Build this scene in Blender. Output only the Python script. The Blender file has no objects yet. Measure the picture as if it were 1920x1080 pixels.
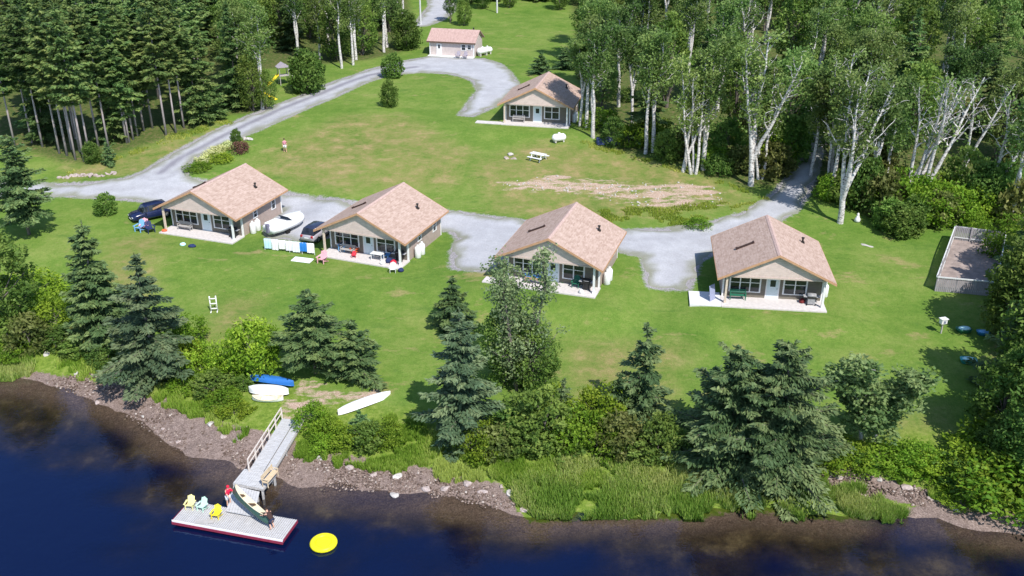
import bpy, bmesh, math, random
import numpy as np
from math import sin, cos, pi, radians as R
from mathutils import Vector, Matrix

scene = bpy.context.scene
C = scene.collection
# ---------------------------------------------------------------- camera
CAMZ, PITCH, FPX = 40.0, R(25.222), 1793.0
cd = bpy.data.cameras.new("camera"); cam = bpy.data.objects.new("camera", cd); C.objects.link(cam)
cam.location = (0, 0, CAMZ); cam.rotation_euler = (pi/2 - PITCH, 0, 0)
cd.sensor_width = 36; cd.lens = 36*FPX/1920; cd.clip_end = 5000; cd.clip_start = 0.5
scene.camera = cam
# ---------------------------------------------------------------- world, sun, exposure
SUN_EL, SUN_AZ = R(51), R(-60)          # azimuth measured from +X
w = bpy.data.worlds.new("World"); scene.world = w; w.use_nodes = True
nt = w.node_tree; nt.nodes.clear()
sky = nt.nodes.new('ShaderNodeTexSky'); sky.sky_type = 'NISHITA'; sky.sun_disc = False
sky.sun_elevation = SUN_EL; sky.sun_rotation = pi/2 - SUN_AZ; sky.air_density = 1.0; sky.dust_density = 0.3; sky.ozone_density = 2.0
bg = nt.nodes.new('ShaderNodeBackground'); bg.inputs[1].default_value = 0.145
wo = nt.nodes.new('ShaderNodeOutputWorld')
nt.links.new(sky.outputs[0], bg.inputs[0]); nt.links.new(bg.outputs[0], wo.inputs[0])
sd_ = bpy.data.lights.new("sun", 'SUN'); sd_.energy = 4.2; sd_.angle = R(0.5); sd_.color = (1.0, 0.95, 0.87)
sun = bpy.data.objects.new("sun", sd_); C.objects.link(sun)
sv = Vector((cos(SUN_EL)*cos(SUN_AZ), cos(SUN_EL)*sin(SUN_AZ), sin(SUN_EL)))
sun.rotation_euler = sv.to_track_quat('Z', 'Y').to_euler(); sun.location = (40, -40, 80)
vs = scene.view_settings; vs.view_transform = 'Standard'; vs.look = 'None'; vs.gamma = 1; vs.exposure = 0.42
scene.cycles.transparent_max_bounces = 12

rng = np.random.default_rng(7); random.seed(7)
# ---------------------------------------------------------------- tagging
def tag(o, label=None, cat=None, group=None, kind=None):
    if label: o['label'] = label
    if cat: o['category'] = cat
    if group: o['group'] = group
    if kind: o['kind'] = kind
    return o
def thing(name, loc, rz=0, label=None, cat=None, group=None):
    o = bpy.data.objects.new(name, None); C.objects.link(o); o.location = loc; o.rotation_euler = (0, 0, rz)
    o.empty_display_size = 0.3
    return tag(o, label, cat, group)
def dup(root, loc, rz=0, sc=None, label=None, group=None, cat=None):
    r = root.copy(); C.objects.link(r); r.location = loc; r.rotation_euler = (0, 0, rz)
    if sc: r.scale = sc if hasattr(sc, '__len__') else (sc, sc, sc)
    tag(r, label, cat, group)
    for ch in [c for c in KIDS.get(root.name, [])]:
        c = ch.copy(); C.objects.link(c); c.parent = r; KIDS.setdefault(r.name, []).append(c)
        for g in KIDS.get(ch.name, []):
            d = g.copy(); C.objects.link(d); d.parent = c; KIDS.setdefault(c.name, []).append(d)
    return r
KIDS = {}
# ---------------------------------------------------------------- materials
def nodes(m): return m.node_tree.nodes, m.node_tree.links
def mk(name, rough=0.8, spec=0.2):
    m = bpy.data.materials.new(name); m.use_nodes = True
    b = m.node_tree.nodes['Principled BSDF']; b.inputs['Roughness'].default_value = rough
    b.inputs['Specular IOR Level'].default_value = spec
    return m, b
def noise(m, scale, detail=3, rough=.6, vec=None, stretch=None, coord='Object'):
    n, l = nodes(m); t = n.new('ShaderNodeTexNoise'); t.inputs['Scale'].default_value = scale
    t.inputs['Detail'].default_value = detail; t.inputs['Roughness'].default_value = rough
    if vec is None:
        tc = n.new('ShaderNodeTexCoord'); vec = tc.outputs[coord]
    if stretch:
        mp = n.new('ShaderNodeMapping'); mp.inputs['Scale'].default_value = stretch; l.new(vec, mp.inputs[0]); vec = mp.outputs[0]
    l.new(vec, t.inputs['Vector']); return t.outputs['Fac']
def ramp(m, fac, stops):
    n, l = nodes(m); r = n.new('ShaderNodeValToRGB'); l.new(fac, r.inputs[0]); e = r.color_ramp.elements
    while len(e) < len(stops): e.new(.5)
    for i, (p, c) in enumerate(stops):
        e[i].position = p; e[i].color = (c, c, c, 1) if not hasattr(c, '__len__') else (*c, 1)
    return r.outputs[0]
def mixc(m, fac, a, b, mode='MIX'):
    n, l = nodes(m); x = n.new('ShaderNodeMix'); x.data_type = 'RGBA'; x.blend_type = mode
    for s, v in ((0, fac), (6, a), (7, b)):
        if hasattr(v, 'is_linked') or hasattr(v, 'links'): l.new(v, x.inputs[s])
        elif hasattr(v, '__len__'): x.inputs[s].default_value = (*v, 1)
        else: x.inputs[s].default_value = v if s == 0 else (v, v, v, 1)
    return x.outputs[2]
def math_(m, op, a, b=None, clamp=False):
    n, l = nodes(m); x = n.new('ShaderNodeMath'); x.operation = op; x.use_clamp = clamp
    for s, v in ((0, a), (1, b)):
        if v is None: continue
        if hasattr(v, 'links'): l.new(v, x.inputs[s])
        else: x.inputs[s].default_value = v
    return x.outputs[0]
def attr(m, name):
    n, l = nodes(m); a = n.new('ShaderNodeAttribute'); a.attribute_name = name; return a.outputs['Fac']
def setc(m, b, col):
    if hasattr(col, 'links'): m.node_tree.links.new(col, b.inputs['Base Color'])
    else: b.inputs['Base Color'].default_value = (*col, 1)
def bump(m, b, h, strength=.5, dist=.05):
    n, l = nodes(m); x = n.new('ShaderNodeBump'); x.inputs['Strength'].default_value = strength
    x.inputs['Distance'].default_value = dist; l.new(h, x.inputs['Height']); l.new(x.outputs[0], b.inputs['Normal'])
MATS = {}
def plain(name, col, rough=.7, var=.15, scale=6, spec=.25, metal=0, bmp=0, stretch=None):
    """base colour broken up by two noises so that nothing is perfectly flat"""
    if name in MATS: return MATS[name]
    m, b = mk(name, rough, spec); b.inputs['Metallic'].default_value = metal
    f = noise(m, scale, 4, stretch=stretch)
    lo = tuple(c*(1-var) for c in col); hi = tuple(min(1, c*(1+var)) for c in col)
    setc(m, b, ramp(m, f, [(.3, lo), (.7, hi)]))
    if bmp: bump(m, b, f, bmp, .02)
    MATS[name] = m; return m
def glassm(name='window_glass', col=(.01, .014, .018)):
    if name in MATS: return MATS[name]
    m, b = mk(name, .06, .6); f = noise(m, 1.3, 2)
    setc(m, b, ramp(m, f, [(.35, col), (.7, tuple(c*2.5+.004 for c in col))])); MATS[name] = m; return m
# foliage -------------------------------------------------
def leafm(name, dark, mid, light, trans=.25, rv=.25):
    m, b = mk(name, .62, .25); n, l = nodes(m)
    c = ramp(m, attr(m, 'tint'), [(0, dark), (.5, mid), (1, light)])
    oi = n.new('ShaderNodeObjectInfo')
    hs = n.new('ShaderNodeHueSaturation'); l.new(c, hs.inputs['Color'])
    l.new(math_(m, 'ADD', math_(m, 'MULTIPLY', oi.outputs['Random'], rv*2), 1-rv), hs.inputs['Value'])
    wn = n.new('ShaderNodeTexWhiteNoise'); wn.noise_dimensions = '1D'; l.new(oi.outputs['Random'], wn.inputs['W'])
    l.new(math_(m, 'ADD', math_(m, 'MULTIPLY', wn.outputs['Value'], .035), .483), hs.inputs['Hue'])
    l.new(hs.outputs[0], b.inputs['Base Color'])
    tr = n.new('ShaderNodeBsdfTranslucent'); l.new(hs.outputs[0], tr.inputs['Color'])
    mx = n.new('ShaderNodeMixShader'); mx.inputs[0].default_value = trans
    out = n['Material Output']; l.new(b.outputs[0], mx.inputs[1]); l.new(tr.outputs[0], mx.inputs[2]); l.new(mx.outputs[0], out.inputs[0])
    return m
M_SPR = leafm('spruce_needles', (.035, .08, .03), (.08, .15, .055), (.19, .27, .09), .2, .2)
M_SPG = leafm('olive_spruce_needles', (.035, .07, .025), (.09, .145, .055), (.25, .3, .12), .2, .1)
M_SPB = leafm('blue_spruce_needles', (.04, .085, .045), (.095, .16, .08), (.22, .29, .14), .2, .15)
M_PIN = leafm('tall_conifer_needles', (.05, .105, .035), (.12, .205, .06), (.25, .31, .095), .3, .35)
M_BIR = leafm('birch_leaves', (.07, .14, .03), (.155, .25, .06), (.3, .39, .12), .42, .3)
M_DEC = leafm('deciduous_leaves', (.055, .12, .02), (.13, .225, .04), (.28, .38, .085), .42, .3)
M_BRT = leafm('bright_shrub_leaves', (.06, .14, .01), (.17, .29, .02), (.34, .46, .05), .4, .25)
M_GRS = leafm('tall_grass_blades', (.17, .28, .03), (.3, .42, .05), (.5, .55, .14), .45, .1)
M_RED = leafm('reed_blades', (.16, .34, .045), (.28, .46, .08), (.5, .58, .2), .5, .1)
M_OLV = leafm('olive_shrub_leaves', (.06, .09, .02), (.14, .17, .04), (.27, .28, .09), .35, .25)
M_RDL = leafm('reddish_leaves', (.07, .03, .03), (.16, .07, .06), (.25, .13, .09), .25, .1)
M_YEL = leafm('pale_flower_leaves', (.2, .25, .06), (.45, .5, .18), (.75, .78, .4), .2, .05)
M_BARK = plain('grey_bark', (.17, .145, .13), .95, .35, 5, bmp=.6, stretch=(1, 1, .25))
M_BARKP = plain('pale_grey_bark', (.36, .31, .31), .95, .3, 4, bmp=.5, stretch=(1, 1, .3))
def birchbark():
    m, b = mk('white_birch_bark', .8, .2)
    f = noise(m, 3.0, 5, .7, stretch=(1, 1, 2.2))
    setc(m, b, ramp(m, f, [(.37, (.09, .08, .075)), (.45, (.5, .47, .45)), (.6, (.74, .72, .71)), (.8, (.55, .46, .42))])); return m
M_BIRK = birchbark()
# ---------------------------------------------------------------- terrain
def G(u, v, z):
    a = (u-960)/FPX; b = (540-v)/FPX
    d = np.array([a, cos(PITCH)+b*sin(PITCH), -sin(PITCH)+b*cos(PITCH)]); t = (z-CAMZ)/d[2]
    return np.array([0, 0, CAMZ])+d*t
WZ = -1.2
SH = [(-60, 716), (0, 716), (60, 715), (120, 730), (200, 755), (260, 790), (310, 828), (380, 862), (440, 878), (500, 886), (560, 903), (640, 912),
      (700, 922), (780, 925), (860, 935), (920, 950), (980, 968), (1040, 962), (1100, 957), (1200, 962), (1300, 956), (1400, 945), (1480, 955),
      (1560, 962), (1640, 970), (1700, 966), (1760, 968), (1830, 985), (1920, 1000), (1990, 1010)]
shw = np.array([G(u, v, WZ)[:2] for u, v in SH]); shx = np.r_[-400, -90, shw[:, 0], 60, 400]; shy = np.r_[95, 84, shw[:, 1], 47, 40]
def S(x): return np.interp(x, shx, shy)
def sstep(t): t = np.clip(t, 0, 1); return t*t*(3-2*t)
DZ = np.array([[-400, -9], [-60, -7], [-12, -3.3], [-4, -1.95], [0, -1.2], [1.5, -.98], [3.5, -.5], [6, -.12], [12, .2], [24, .95], [30, 1.4], [42, 1.65], [50, 2.2], [62, 3.5], [74, 4.5],
               [95, 5.0], [118, 5.3], [160, 6.5], [300, 12], [1000, 30], [3000, 60]])
PADS = [(-33.62, 94.71, 1.45, -19.72), (-15.31, 88.41, 1.39, -21.46), (3.29, 80.62, 1.9, -18.39), (23.71, 77.67, 1.49, -7.21), (3.09, 126.85, 4.65, -12.49)]
SLAB = .12
def zraw(x, y):
    d = (y-S(x))*.88; k = sstep((d-2)/26)
    D = d*(1-k)+(y-54.5)*k
    z = (np.interp(D-.5, DZ[:, 0], DZ[:, 1])+np.interp(D, DZ[:, 0], DZ[:, 1])+np.interp(D+.5, DZ[:, 0], DZ[:, 1]))/3
    und = .10*np.sin(x*.31+1.3)*np.cos(y*.23)+.07*np.sin(x*.13+y*.41)
    return z+und*sstep((d-3)/8)
def T(x, y):
    x = np.asarray(x, float); y = np.asarray(y, float); z = zraw(x, y)
    for px, py, pz, ph in PADS:
        h = R(ph); cx, cy = px-sin(h)*5, py+cos(h)*5
        a = (x-cx)*cos(h)+(y-cy)*sin(h); b = -(x-cx)*sin(h)+(y-cy)*cos(h)
        q = np.maximum(np.maximum(np.abs(a)-5.6, 0), 0)**2+np.maximum(np.abs(b)-6.0, 0)**2
        z = z+(pz-SLAB-z)*(1-sstep(np.sqrt(q)/5.0))
    return z
def P(u, v, dz=0):
    z = 1.0
    for _ in range(60):
        p = G(u, v, z+dz); z = .45*z+.55*float(T(p[0], p[1]))
    p = G(u, v, z+dz); return Vector((p[0], p[1], float(T(p[0], p[1]))))
def wpoly(pts): return np.array([P(*p)[:2] for p in pts])
def sdf(poly, x, y):
    """signed distance, positive inside"""
    x = np.asarray(x); y = np.asarray(y); dmin = np.full(x.shape, 1e9); ins = np.zeros(x.shape, bool); n = len(poly)
    for i in range(n):
        ax, ay = poly[i]; bx, by = poly[(i+1) % n]; ex, ey = bx-ax, by-ay
        t = np.clip(((x-ax)*ex+(y-ay)*ey)/(ex*ex+ey*ey+1e-9), 0, 1)
        dmin = np.minimum(dmin, np.hypot(x-ax-ex*t, y-ay-ey*t))
        c = ((ay > y) != (by > y)) & (x < (bx-ax)*(y-ay)/((by-ay) if abs(by-ay) > 1e-9 else 1e-9)+ax); ins ^= c
    return np.where(ins, dmin, -dmin)
def ldist(pl, x, y):
    d = np.full(np.shape(x), 1e9)
    for i in range(len(pl)-1):
        ax, ay = pl[i]; bx, by = pl[i+1]; ex, ey = bx-ax, by-ay
        t = np.clip(((x-ax)*ex+(y-ay)*ey)/(ex*ex+ey*ey+1e-9), 0, 1); d = np.minimum(d, np.hypot(x-ax-ex*t, y-ay-ey*t))
    return d
ROADS = [
 [(-60, 345), (118, 346), (180, 343), (235, 335), (270, 322), (300, 303), (340, 279), (400, 248), (460, 220), (520, 197), (580, 173), (640, 149), (690, 131), (720, 124),
  (760, 114), (806, 106), (850, 109), (905, 110), (937, 120), (960, 142), (972, 160), (950, 178), (925, 200), (885, 218), (862, 216), (880, 192), (898, 170),
  (888, 152), (868, 144), (840, 138), (790, 135), (755, 138), (720, 143), (690, 153), (650, 171), (600, 193), (540, 219), (480, 246), (430, 265), (385, 284), (360, 300), (346, 318),
  (350, 335), (400, 345), (470, 356), (540, 364), (640, 376), (740, 386), (850, 398), (900, 405), (980, 414), (1080, 424), (1175, 432), (1250, 430), (1330, 419), (1400, 399), (1440, 374),
  (1470, 345), (1498, 312), (1512, 280), (1516, 250), (1512, 200), (1545, 200), (1545, 250), (1538, 285), (1528, 325), (1512, 365), (1490, 395), (1440, 425), (1400, 450), (1335, 475), (1308, 490),
  (1298, 520), (1290, 541), (1218, 536), (1212, 505), (1208, 482), (1178, 474), (1120, 460), (1060, 470), (1000, 480), (940, 500), (905, 508), (850, 502), (850, 470), (862, 447), (845, 434), (800, 425), (720, 440),
  (640, 440), (560, 450), (505, 445), (498, 415), (525, 395), (480, 385), (400, 395), (330, 390), (250, 375), (180, 370), (118, 366), (-60, 372)],
 [(770, 52), (790, 30), (806, 12), (800, -30), (860, -30), (852, 8), (850, 22), (832, 36), (800, 48)],
]
RW = [wpoly(r) for r in ROADS]
def road_sd(x, y): return np.maximum(sdf(RW[0], x, y), sdf(RW[1], x, y))
LANE = wpoly([(300, 325), (340, 295), (400, 265), (460, 235), (520, 208), (580, 184), (640, 160), (690, 142), (730, 133), (780, 126)])
MAIN = wpoly([(-60, 358), (118, 357), (300, 352), (430, 368), (540, 378), (700, 398), (850, 415), (1000, 436), (1175, 450), (1280, 448), (1380, 425), (1450, 385), (1490, 335), (1515, 290), (1530, 240), (1528, 200)])
BARE = wpoly([(925, 348), (985, 340), (1050, 328), (1120, 338), (1200, 344), (1290, 344), (1350, 357), (1345, 382), (1270, 388), (1180, 381), (1110, 364), (1040, 358), (980, 356)])
DIRT = wpoly([(520, 762), (548, 742), (560, 715), (600, 712), (640, 732), (722, 728), (700, 745), (630, 762), (600, 778), (575, 795), (525, 792)])
WOODL = wpoly([(-80, 262), (0, 272), (60, 285), (110, 302), (170, 308), (235, 282), (330, 256), (405, 228), (420, 180), (430, 120), (560, 60), (560, -60), (-80, -60)])
WOODM = wpoly([(425, 215), (500, 212), (500, 130), (610, 120), (690, 112), (770, 92), (775, 55), (760, -40), (420, -40)])
WOODR = wpoly([(1085, 150), (1090, 240), (1170, 285), (1260, 305), (1330, 330), (1400, 352), (1470, 350), (1560, 380), (1640, 402), (1740, 425), (1860, 430), (1990, 450), (1990, -60), (1060, -60), (1080, 60)])
WOODE = wpoly([(1870, 560), (1990, 520), (1990, 1000), (1860, 960), (1840, 900), (1850, 700)])
DRYP = [wpoly(q) for q in ([(470, 300), (640, 215), (760, 215), (900, 290), (860, 350), (650, 360), (500, 330)], [(860, 310), (1000, 262), (1180, 280), (1350, 330), (1430, 385), (1100, 420), (930, 400)],
                           [(210, 450), (300, 440), (300, 520), (220, 640), (150, 560)], [(420, 560), (500, 560), (440, 650), (370, 640)], [(1060, 640), (1300, 640), (1260, 760), (1060, 760)], [(1640, 790), (1780, 760), (1800, 850), (1600, 830)],
                           [(210, 290), (420, 232), (440, 245), (250, 330), (110, 340), (110, 310)])]
def axis(pts):
    out = [pts[0][0]]
    for (a, s), (b, s2) in zip(pts[:-1], pts[1:]):
        while out[-1] < b-1e-6:
            t = (out[-1]-a)/(b-a); out.append(min(b, out[-1]+s+(s2-s)*t))
    return np.array(out)
def gridmesh(name, X, Y, Z, mat, attrs={}, keep=None, smooth=True):
    ny, nx = X.shape; co = np.c_[X.ravel(), Y.ravel(), Z.ravel()]
    idx = np.arange(nx*ny).reshape(ny, nx)
    q = np.stack([idx[:-1, :-1], idx[:-1, 1:], idx[1:, 1:], idx[1:, :-1]], -1).reshape(-1, 4)
    if keep is not None:
        k = keep.ravel(); q = q[k[q].any(1)]
        used = np.zeros(len(co), bool); used[q.ravel()] = True; mp = np.cumsum(used)-1; co = co[used]; q = mp[q]
        attrs = {a: v.ravel()[used] for a, v in attrs.items()}
    return rawmesh(name, co, q, mat, {a: np.ravel(v) for a, v in attrs.items()}, smooth=smooth)
def rawmesh(name, co, q, mat, attrs={}, parent=None, smooth=False):
    me = bpy.data.meshes.new(name); n = q.shape[1]
    me.vertices.add(len(co)); me.vertices.foreach_set('co', np.asarray(co, np.float32).ravel())
    me.loops.add(q.size); me.loops.foreach_set('vertex_index', q.astype(np.int32).ravel())
    me.polygons.add(len(q)); me.polygons.foreach_set('loop_start', np.arange(0, q.size, n, dtype=np.int32))
    for a, v in attrs.items():
        at = me.attributes.new(a, 'FLOAT', 'POINT'); at.data.foreach_set('value', np.asarray(v, np.float32))
    me.update(calc_edges=True); me.validate()
    if smooth: me.shade_smooth()
    if mat: me.materials.append(mat)
    o = bpy.data.objects.new(name, me); C.objects.link(o)
    if parent: o.parent = parent; KIDS.setdefault(parent.name, []).append(o)
    return o
def n2(x, y, s, seed=0):
    """cheap smooth value noise for outlines"""
    r = np.random.default_rng(seed); g = r.random((64, 64)); xx = np.asarray(x)/s % 64; yy = np.asarray(y)/s % 64
    i = np.floor(xx).astype(int); j = np.floor(yy).astype(int); fx = xx-i; fy = yy-j; fx = fx*fx*(3-2*fx); fy = fy*fy*(3-2*fy)
    a = g[j % 64, i % 64]; b = g[j % 64, (i+1) % 64]; c = g[(j+1) % 64, i % 64]; d = g[(j+1) % 64, (i+1) % 64]
    return (a*(1-fx)+b*fx)*(1-fy)+(c*(1-fx)+d*fx)*fy
def fbm(x, y, s, seed=0): return (n2(x, y, s, seed)+.5*n2(x, y, s/2, seed+1)+.25*n2(x, y, s/4, seed+2))/1.75
# ground material ----------------------------------------
def groundm():
    m, b = mk('ground_cover', .95, .1); n, l = nodes(m)
    geo = n.new('ShaderNodeNewGeometry'); pos = geo.outputs['Position']
    n1 = noise(m, .09, 4, .6, pos); n3 = noise(m, .45, 4, .65, pos); n4 = noise(m, 2.2, 5, .7, pos); n5 = noise(m, 9, 3, .7, pos)
    green = ramp(m, math_(m, 'ADD', math_(m, 'MULTIPLY', n1, .42), math_(m, 'ADD', math_(m, 'MULTIPLY', n3, .3), math_(m, 'MULTIPLY', n4, .28))), [(.36, (.078, .165, .022)), (.5, (.135, .218, .038)), (.64, (.22, .27, .07))])
    dryc = ramp(m, n3, [(.3, (.18, .2, .055)), (.55, (.25, .225, .085)), (.75, (.36, .27, .14))])
    dry = math_(m, 'MULTIPLY', attr(m, 'dry'), ramp(m, math_(m, 'ADD', math_(m, 'MULTIPLY', n3, .5), math_(m, 'MULTIPLY', n4, .5)), [(.36, 0.15), (.6, 1)]), True)
    c = mixc(m, dry, green, dryc)
    nw = noise(m, .22, 5, .7, pos, (1, 1.7, 1)); c = mixc(m, ramp(m, nw, [(.59, 0), (.7, .7)]), c, (.33, .26, .125))
    c = mixc(m, ramp(m, nw, [(.3, .7), (.42, 0)]), c, (.085, .165, .03))
    wild = ramp(m, n4, [(.3, (.08, .14, .02)), (.5, (.16, .235, .035)), (.7, (.26, .3, .08))])
    c = mixc(m, attr(m, 'wild'), c, wild)
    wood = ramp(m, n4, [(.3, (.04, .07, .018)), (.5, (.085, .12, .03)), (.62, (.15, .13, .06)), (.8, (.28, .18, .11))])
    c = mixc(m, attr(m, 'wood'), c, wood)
    f = ramp(m, math_(m, 'ADD', attr(m, 'gravel'), math_(m, 'MULTIPLY', math_(m, 'SUBTRACT', n4, .5), 1.1)), [(.35, 0), (.65, 1)])
    c = mixc(m, f, c, ramp(m, n5, [(.3, (.2, .19, .19)), (.7, (.4, .38, .4))]))
    f = ramp(m, math_(m, 'ADD', math_(m, 'MULTIPLY', attr(m, 'bare'), .66), math_(m, 'ADD', math_(m, 'MULTIPLY', math_(m, 'SUBTRACT', n4, .5), 1.0), math_(m, 'MULTIPLY', math_(m, 'SUBTRACT', noise(m, .7, 3, .6, pos, (.45, 1.6, 1)), .5), 2.6))), [(.4, 0), (.78, 1)])
    f = math_(m, 'MULTIPLY', f, ramp(m, attr(m, 'bare'), [(.03, 0), (.3, 1)]))
    c = mixc(m, f, c, ramp(m, n5, [(.32, (.34, .24, .17)), (.5, (.44, .32, .25)), (.68, (.58, .47, .4))]))
    sm = math_(m, 'ADD', attr(m, 'shore'), math_(m, 'MULTIPLY', math_(m, 'SUBTRACT', n4, .5), 1.3))
    f = math_(m, 'MULTIPLY', ramp(m, sm, [(.42, 0), (.58, 1)]), ramp(m, attr(m, 'shore'), [(.02, 0), (.15, 1)]))
    mud = mixc(m, .5, ramp(m, n4, [(.3, (.1, .068, .055)), (.52, (.215, .15, .125)), (.72, (.35, .265, .23))]), ramp(m, n5, [(.3, (.1, .08, .07)), (.6, (.3, .24, .22)), (.75, (.5, .44, .42))]))
    c = mixc(m, f, c, mud)
    bed = ramp(m, noise(m, .5, 5, .65, pos), [(.35, (.025, .02, .015)), (.55, (.08, .062, .038)), (.72, (.21, .17, .1))])
    c = mixc(m, attr(m, 'bed'), c, bed)
    fine = ramp(m, n5, [(.25, .72), (.5, 1), (.75, 1.25)])
    c = mixc(m, .8, c, fine, 'MULTIPLY')
    setc(m, b, c)
    h = math_(m, 'ADD', math_(m, 'MULTIPLY', n4, .6), math_(m, 'MULTIPLY', n5, .4)); bump(m, b, h, .55, .18)
    return m
xs = axis([(-2500, 400), (-500, 60), (-160, 6), (-75, .9), (-50, .5), (48, .5), (75, .9), (160, 6), (500, 60), (2500, 400)])
ys = axis([(-2500, 400), (-100, 30), (20, 6), (42, .6), (48, .5), (105, .5), (180, .9), (260, 4), (500, 40), (3000, 400)])
X, Y = np.meshgrid(xs, ys); Z = T(X, Y)
dS = (Y-S(X))*.88
jit = (fbm(X, Y, 3.0, 5)-.5)
Z = Z+np.where((dS > -3) & (dS < 5), jit*.35, 0)*sstep((dS+3)/2)*sstep((5-dS)/2)
def uA(pts, xx):  # piecewise mask over world x given at image u on the shore
    return np.interp(xx, [G(u, 940, WZ)[0] for u, _ in pts], [v for _, v in pts])
shW = uA([(-100, 1.2), (30, 1.8), (120, 3.9), (300, 3.4), (420, 3.6), (600, 2.8), (800, 2.3), (940, 2.0), (990, -.6), (1480, -.6), (1500, -.6), (1560, -.6), (1700, .6), (1780, 2.6), (1920, 3.0)], X)
shore = sstep((shW-dS)/1.6+.5)*sstep((dS+9)/3)
RB = wpoly([(1480, 905), (1500, 885), (1590, 875), (1680, 905), (1760, 925), (1850, 940), (1990, 950), (1990, 985), (1830, 968), (1740, 950), (1660, 935), (1560, 915)])
shore = np.maximum(shore, sstep(sdf(RB, X, Y)/.8+.6))
wildm = sstep((shW+6.5+3*jit-dS)/2.5)*sstep((dS+1.2)/.6)
rs = road_sd(X, Y)
dry = np.zeros_like(X)
for q in DRYP: dry = np.maximum(dry, sstep(sdf(q, X, Y)/5+.4))
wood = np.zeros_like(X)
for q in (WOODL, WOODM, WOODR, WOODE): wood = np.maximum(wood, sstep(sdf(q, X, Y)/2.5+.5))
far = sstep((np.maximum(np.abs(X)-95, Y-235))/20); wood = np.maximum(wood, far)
bare = np.maximum(sstep(sdf(BARE, X, Y)/2.6+.6), sstep(sdf(DIRT, X, Y)/.9+.5)*.9)
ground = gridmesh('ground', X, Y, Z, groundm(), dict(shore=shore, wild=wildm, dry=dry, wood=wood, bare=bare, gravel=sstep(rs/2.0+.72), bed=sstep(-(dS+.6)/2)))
tag(ground, kind='structure')
# gravel roads -------------------------------------------
def roadm():
    m, b = mk('road_gravel', .95, .1); n, l = nodes(m); geo = n.new('ShaderNodeNewGeometry'); pos = geo.outputs['Position']
    a = noise(m, .5, 5, .65, pos); c = noise(m, 7, 4, .7, pos)
    base = ramp(m, a, [(.3, (.37, .37, .395)), (.52, (.415, .42, .45)), (.72, (.475, .48, .51))])
    base = mixc(m, attr(m, 'rut'), base, (.24, .235, .27))
    base = mixc(m, attr(m, 'edge'), base, (.21, .215, .15))
    setc(m, b, mixc(m, .8, base, ramp(m, c, [(.25, .75), (.5, 1), (.75, 1.2)]), 'MULTIPLY')); bump(m, b, c, .4, .04); return m
def road_obj(name, poly, mat):
    a0 = poly.min(0)-1.5; a1 = poly.max(0)+1.5; gx = np.arange(a0[0], a1[0], .4); gy = np.arange(a0[1], a1[1], .4); x, y = np.meshgrid(gx, gy)
    s = sdf(poly, x, y)+(fbm(x, y, 1.6, 11)-.5)*1.9
    z = T(x, y)+np.interp(s, [-.7, 0, .4], [-.12, .02, .05])
    ld = np.abs(ldist(LANE, x, y)); md = ldist(MAIN, x, y)
    rut = np.maximum(np.exp(-(ld/.5)**2)*1.2, np.exp(-(md/.5)**2)*.15)+np.exp(-((ld-1.9)/.4)**2)*.35*(ld < 3)
    rut = rut*(.5+fbm(x, y, 1.5, 3))
    # keep it off the cabin slabs
    kill = np.zeros_like(s)
    for px, py, pz, ph in PADS:
        h = R(ph); cx, cy = px-sin(h)*5, py+cos(h)*5; aa = (x-cx)*cos(h)+(y-cy)*sin(h); bb = -(x-cx)*sin(h)+(y-cy)*cos(h)
        kill = np.maximum(kill, (np.abs(aa) < 4.3) & (np.abs(bb) < 5.0))
    o = gridmesh(name, x, y, z, mat, dict(rut=np.clip(rut, 0, 1), edge=sstep(1-s/1.2)*.85), keep=(s > -.7) & (kill < .5)); return tag(o, kind='structure')
mr = roadm(); road_obj('road', RW[0], mr); road_obj('road', RW[1], mr)
# water --------------------------------------------------
def waterm():
    m = bpy.data.materials.new('lake_water'); m.use_nodes = True; n, l = nodes(m); n.clear()
    out = n.new('ShaderNodeOutputMaterial'); geo = n.new('ShaderNodeNewGeometry')
    f1 = noise(m, .35, 3, .5, geo.outputs['Position']); f2 = noise(m, 2.6, 3, .5, geo.outputs['Position'], (1, 1.8, 1))
    h = math_(m, 'ADD', f1, math_(m, 'MULTIPLY', f2, .3)); bp = n.new('ShaderNodeBump'); bp.inputs['Strength'].default_value = .12; bp.inputs['Distance'].default_value = .3; l.new(h, bp.inputs['Height'])
    gl = n.new('ShaderNodeBsdfGlossy'); gl.inputs['Roughness'].default_value = .03; l.new(bp.outputs[0], gl.inputs['Normal'])
    tr = n.new('ShaderNodeBsdfTransparent'); tr.inputs[0].default_value = (.72, .7, .64, 1)
    df = n.new('ShaderNodeBsdfDiffuse'); df.inputs[0].default_value = (.002, .006, .034, 1)
    m1 = n.new('ShaderNodeMixShader'); l.new(math_(m, 'MULTIPLY', attr(m, 'deep'), 1, True), m1.inputs[0]); l.new(tr.outputs[0], m1.inputs[1]); l.new(df.outputs[0], m1.inputs[2])
    fr = n.new('ShaderNodeFresnel'); fr.inputs[0].default_value = 1.5; l.new(bp.outputs[0], fr.inputs['Normal']); gl.inputs[0].default_value = (.5, .68, 1, 1)
    m2 = n.new('ShaderNodeMixShader'); l.new(math_(m, 'MULTIPLY', fr.outputs[0], 1.05, True), m2.inputs[0]); l.new(m1.outputs[0], m2.inputs[1]); l.new(gl.outputs[0], m2.inputs[2]); l.new(m2.outputs[0], out.inputs[0]); return m
wx = axis([(-2500, 300), (-100, 5), (-45, .8), (45, .8), (100, 5), (2500, 300)]); wy = axis([(-2500, 300), (0, 6), (34, .8), (80, .8), (98, 2)]); WX, WY = np.meshgrid(wx, wy)
wd = (S(WX)-WY)*.88
deep = sstep((wd-.5)/np.interp(WX, [-15, 5], [9.0, 20.0])+(fbm(WX*.6, WY*1.4, 5, 21)-.5)*2.0)*.94+.04
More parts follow.
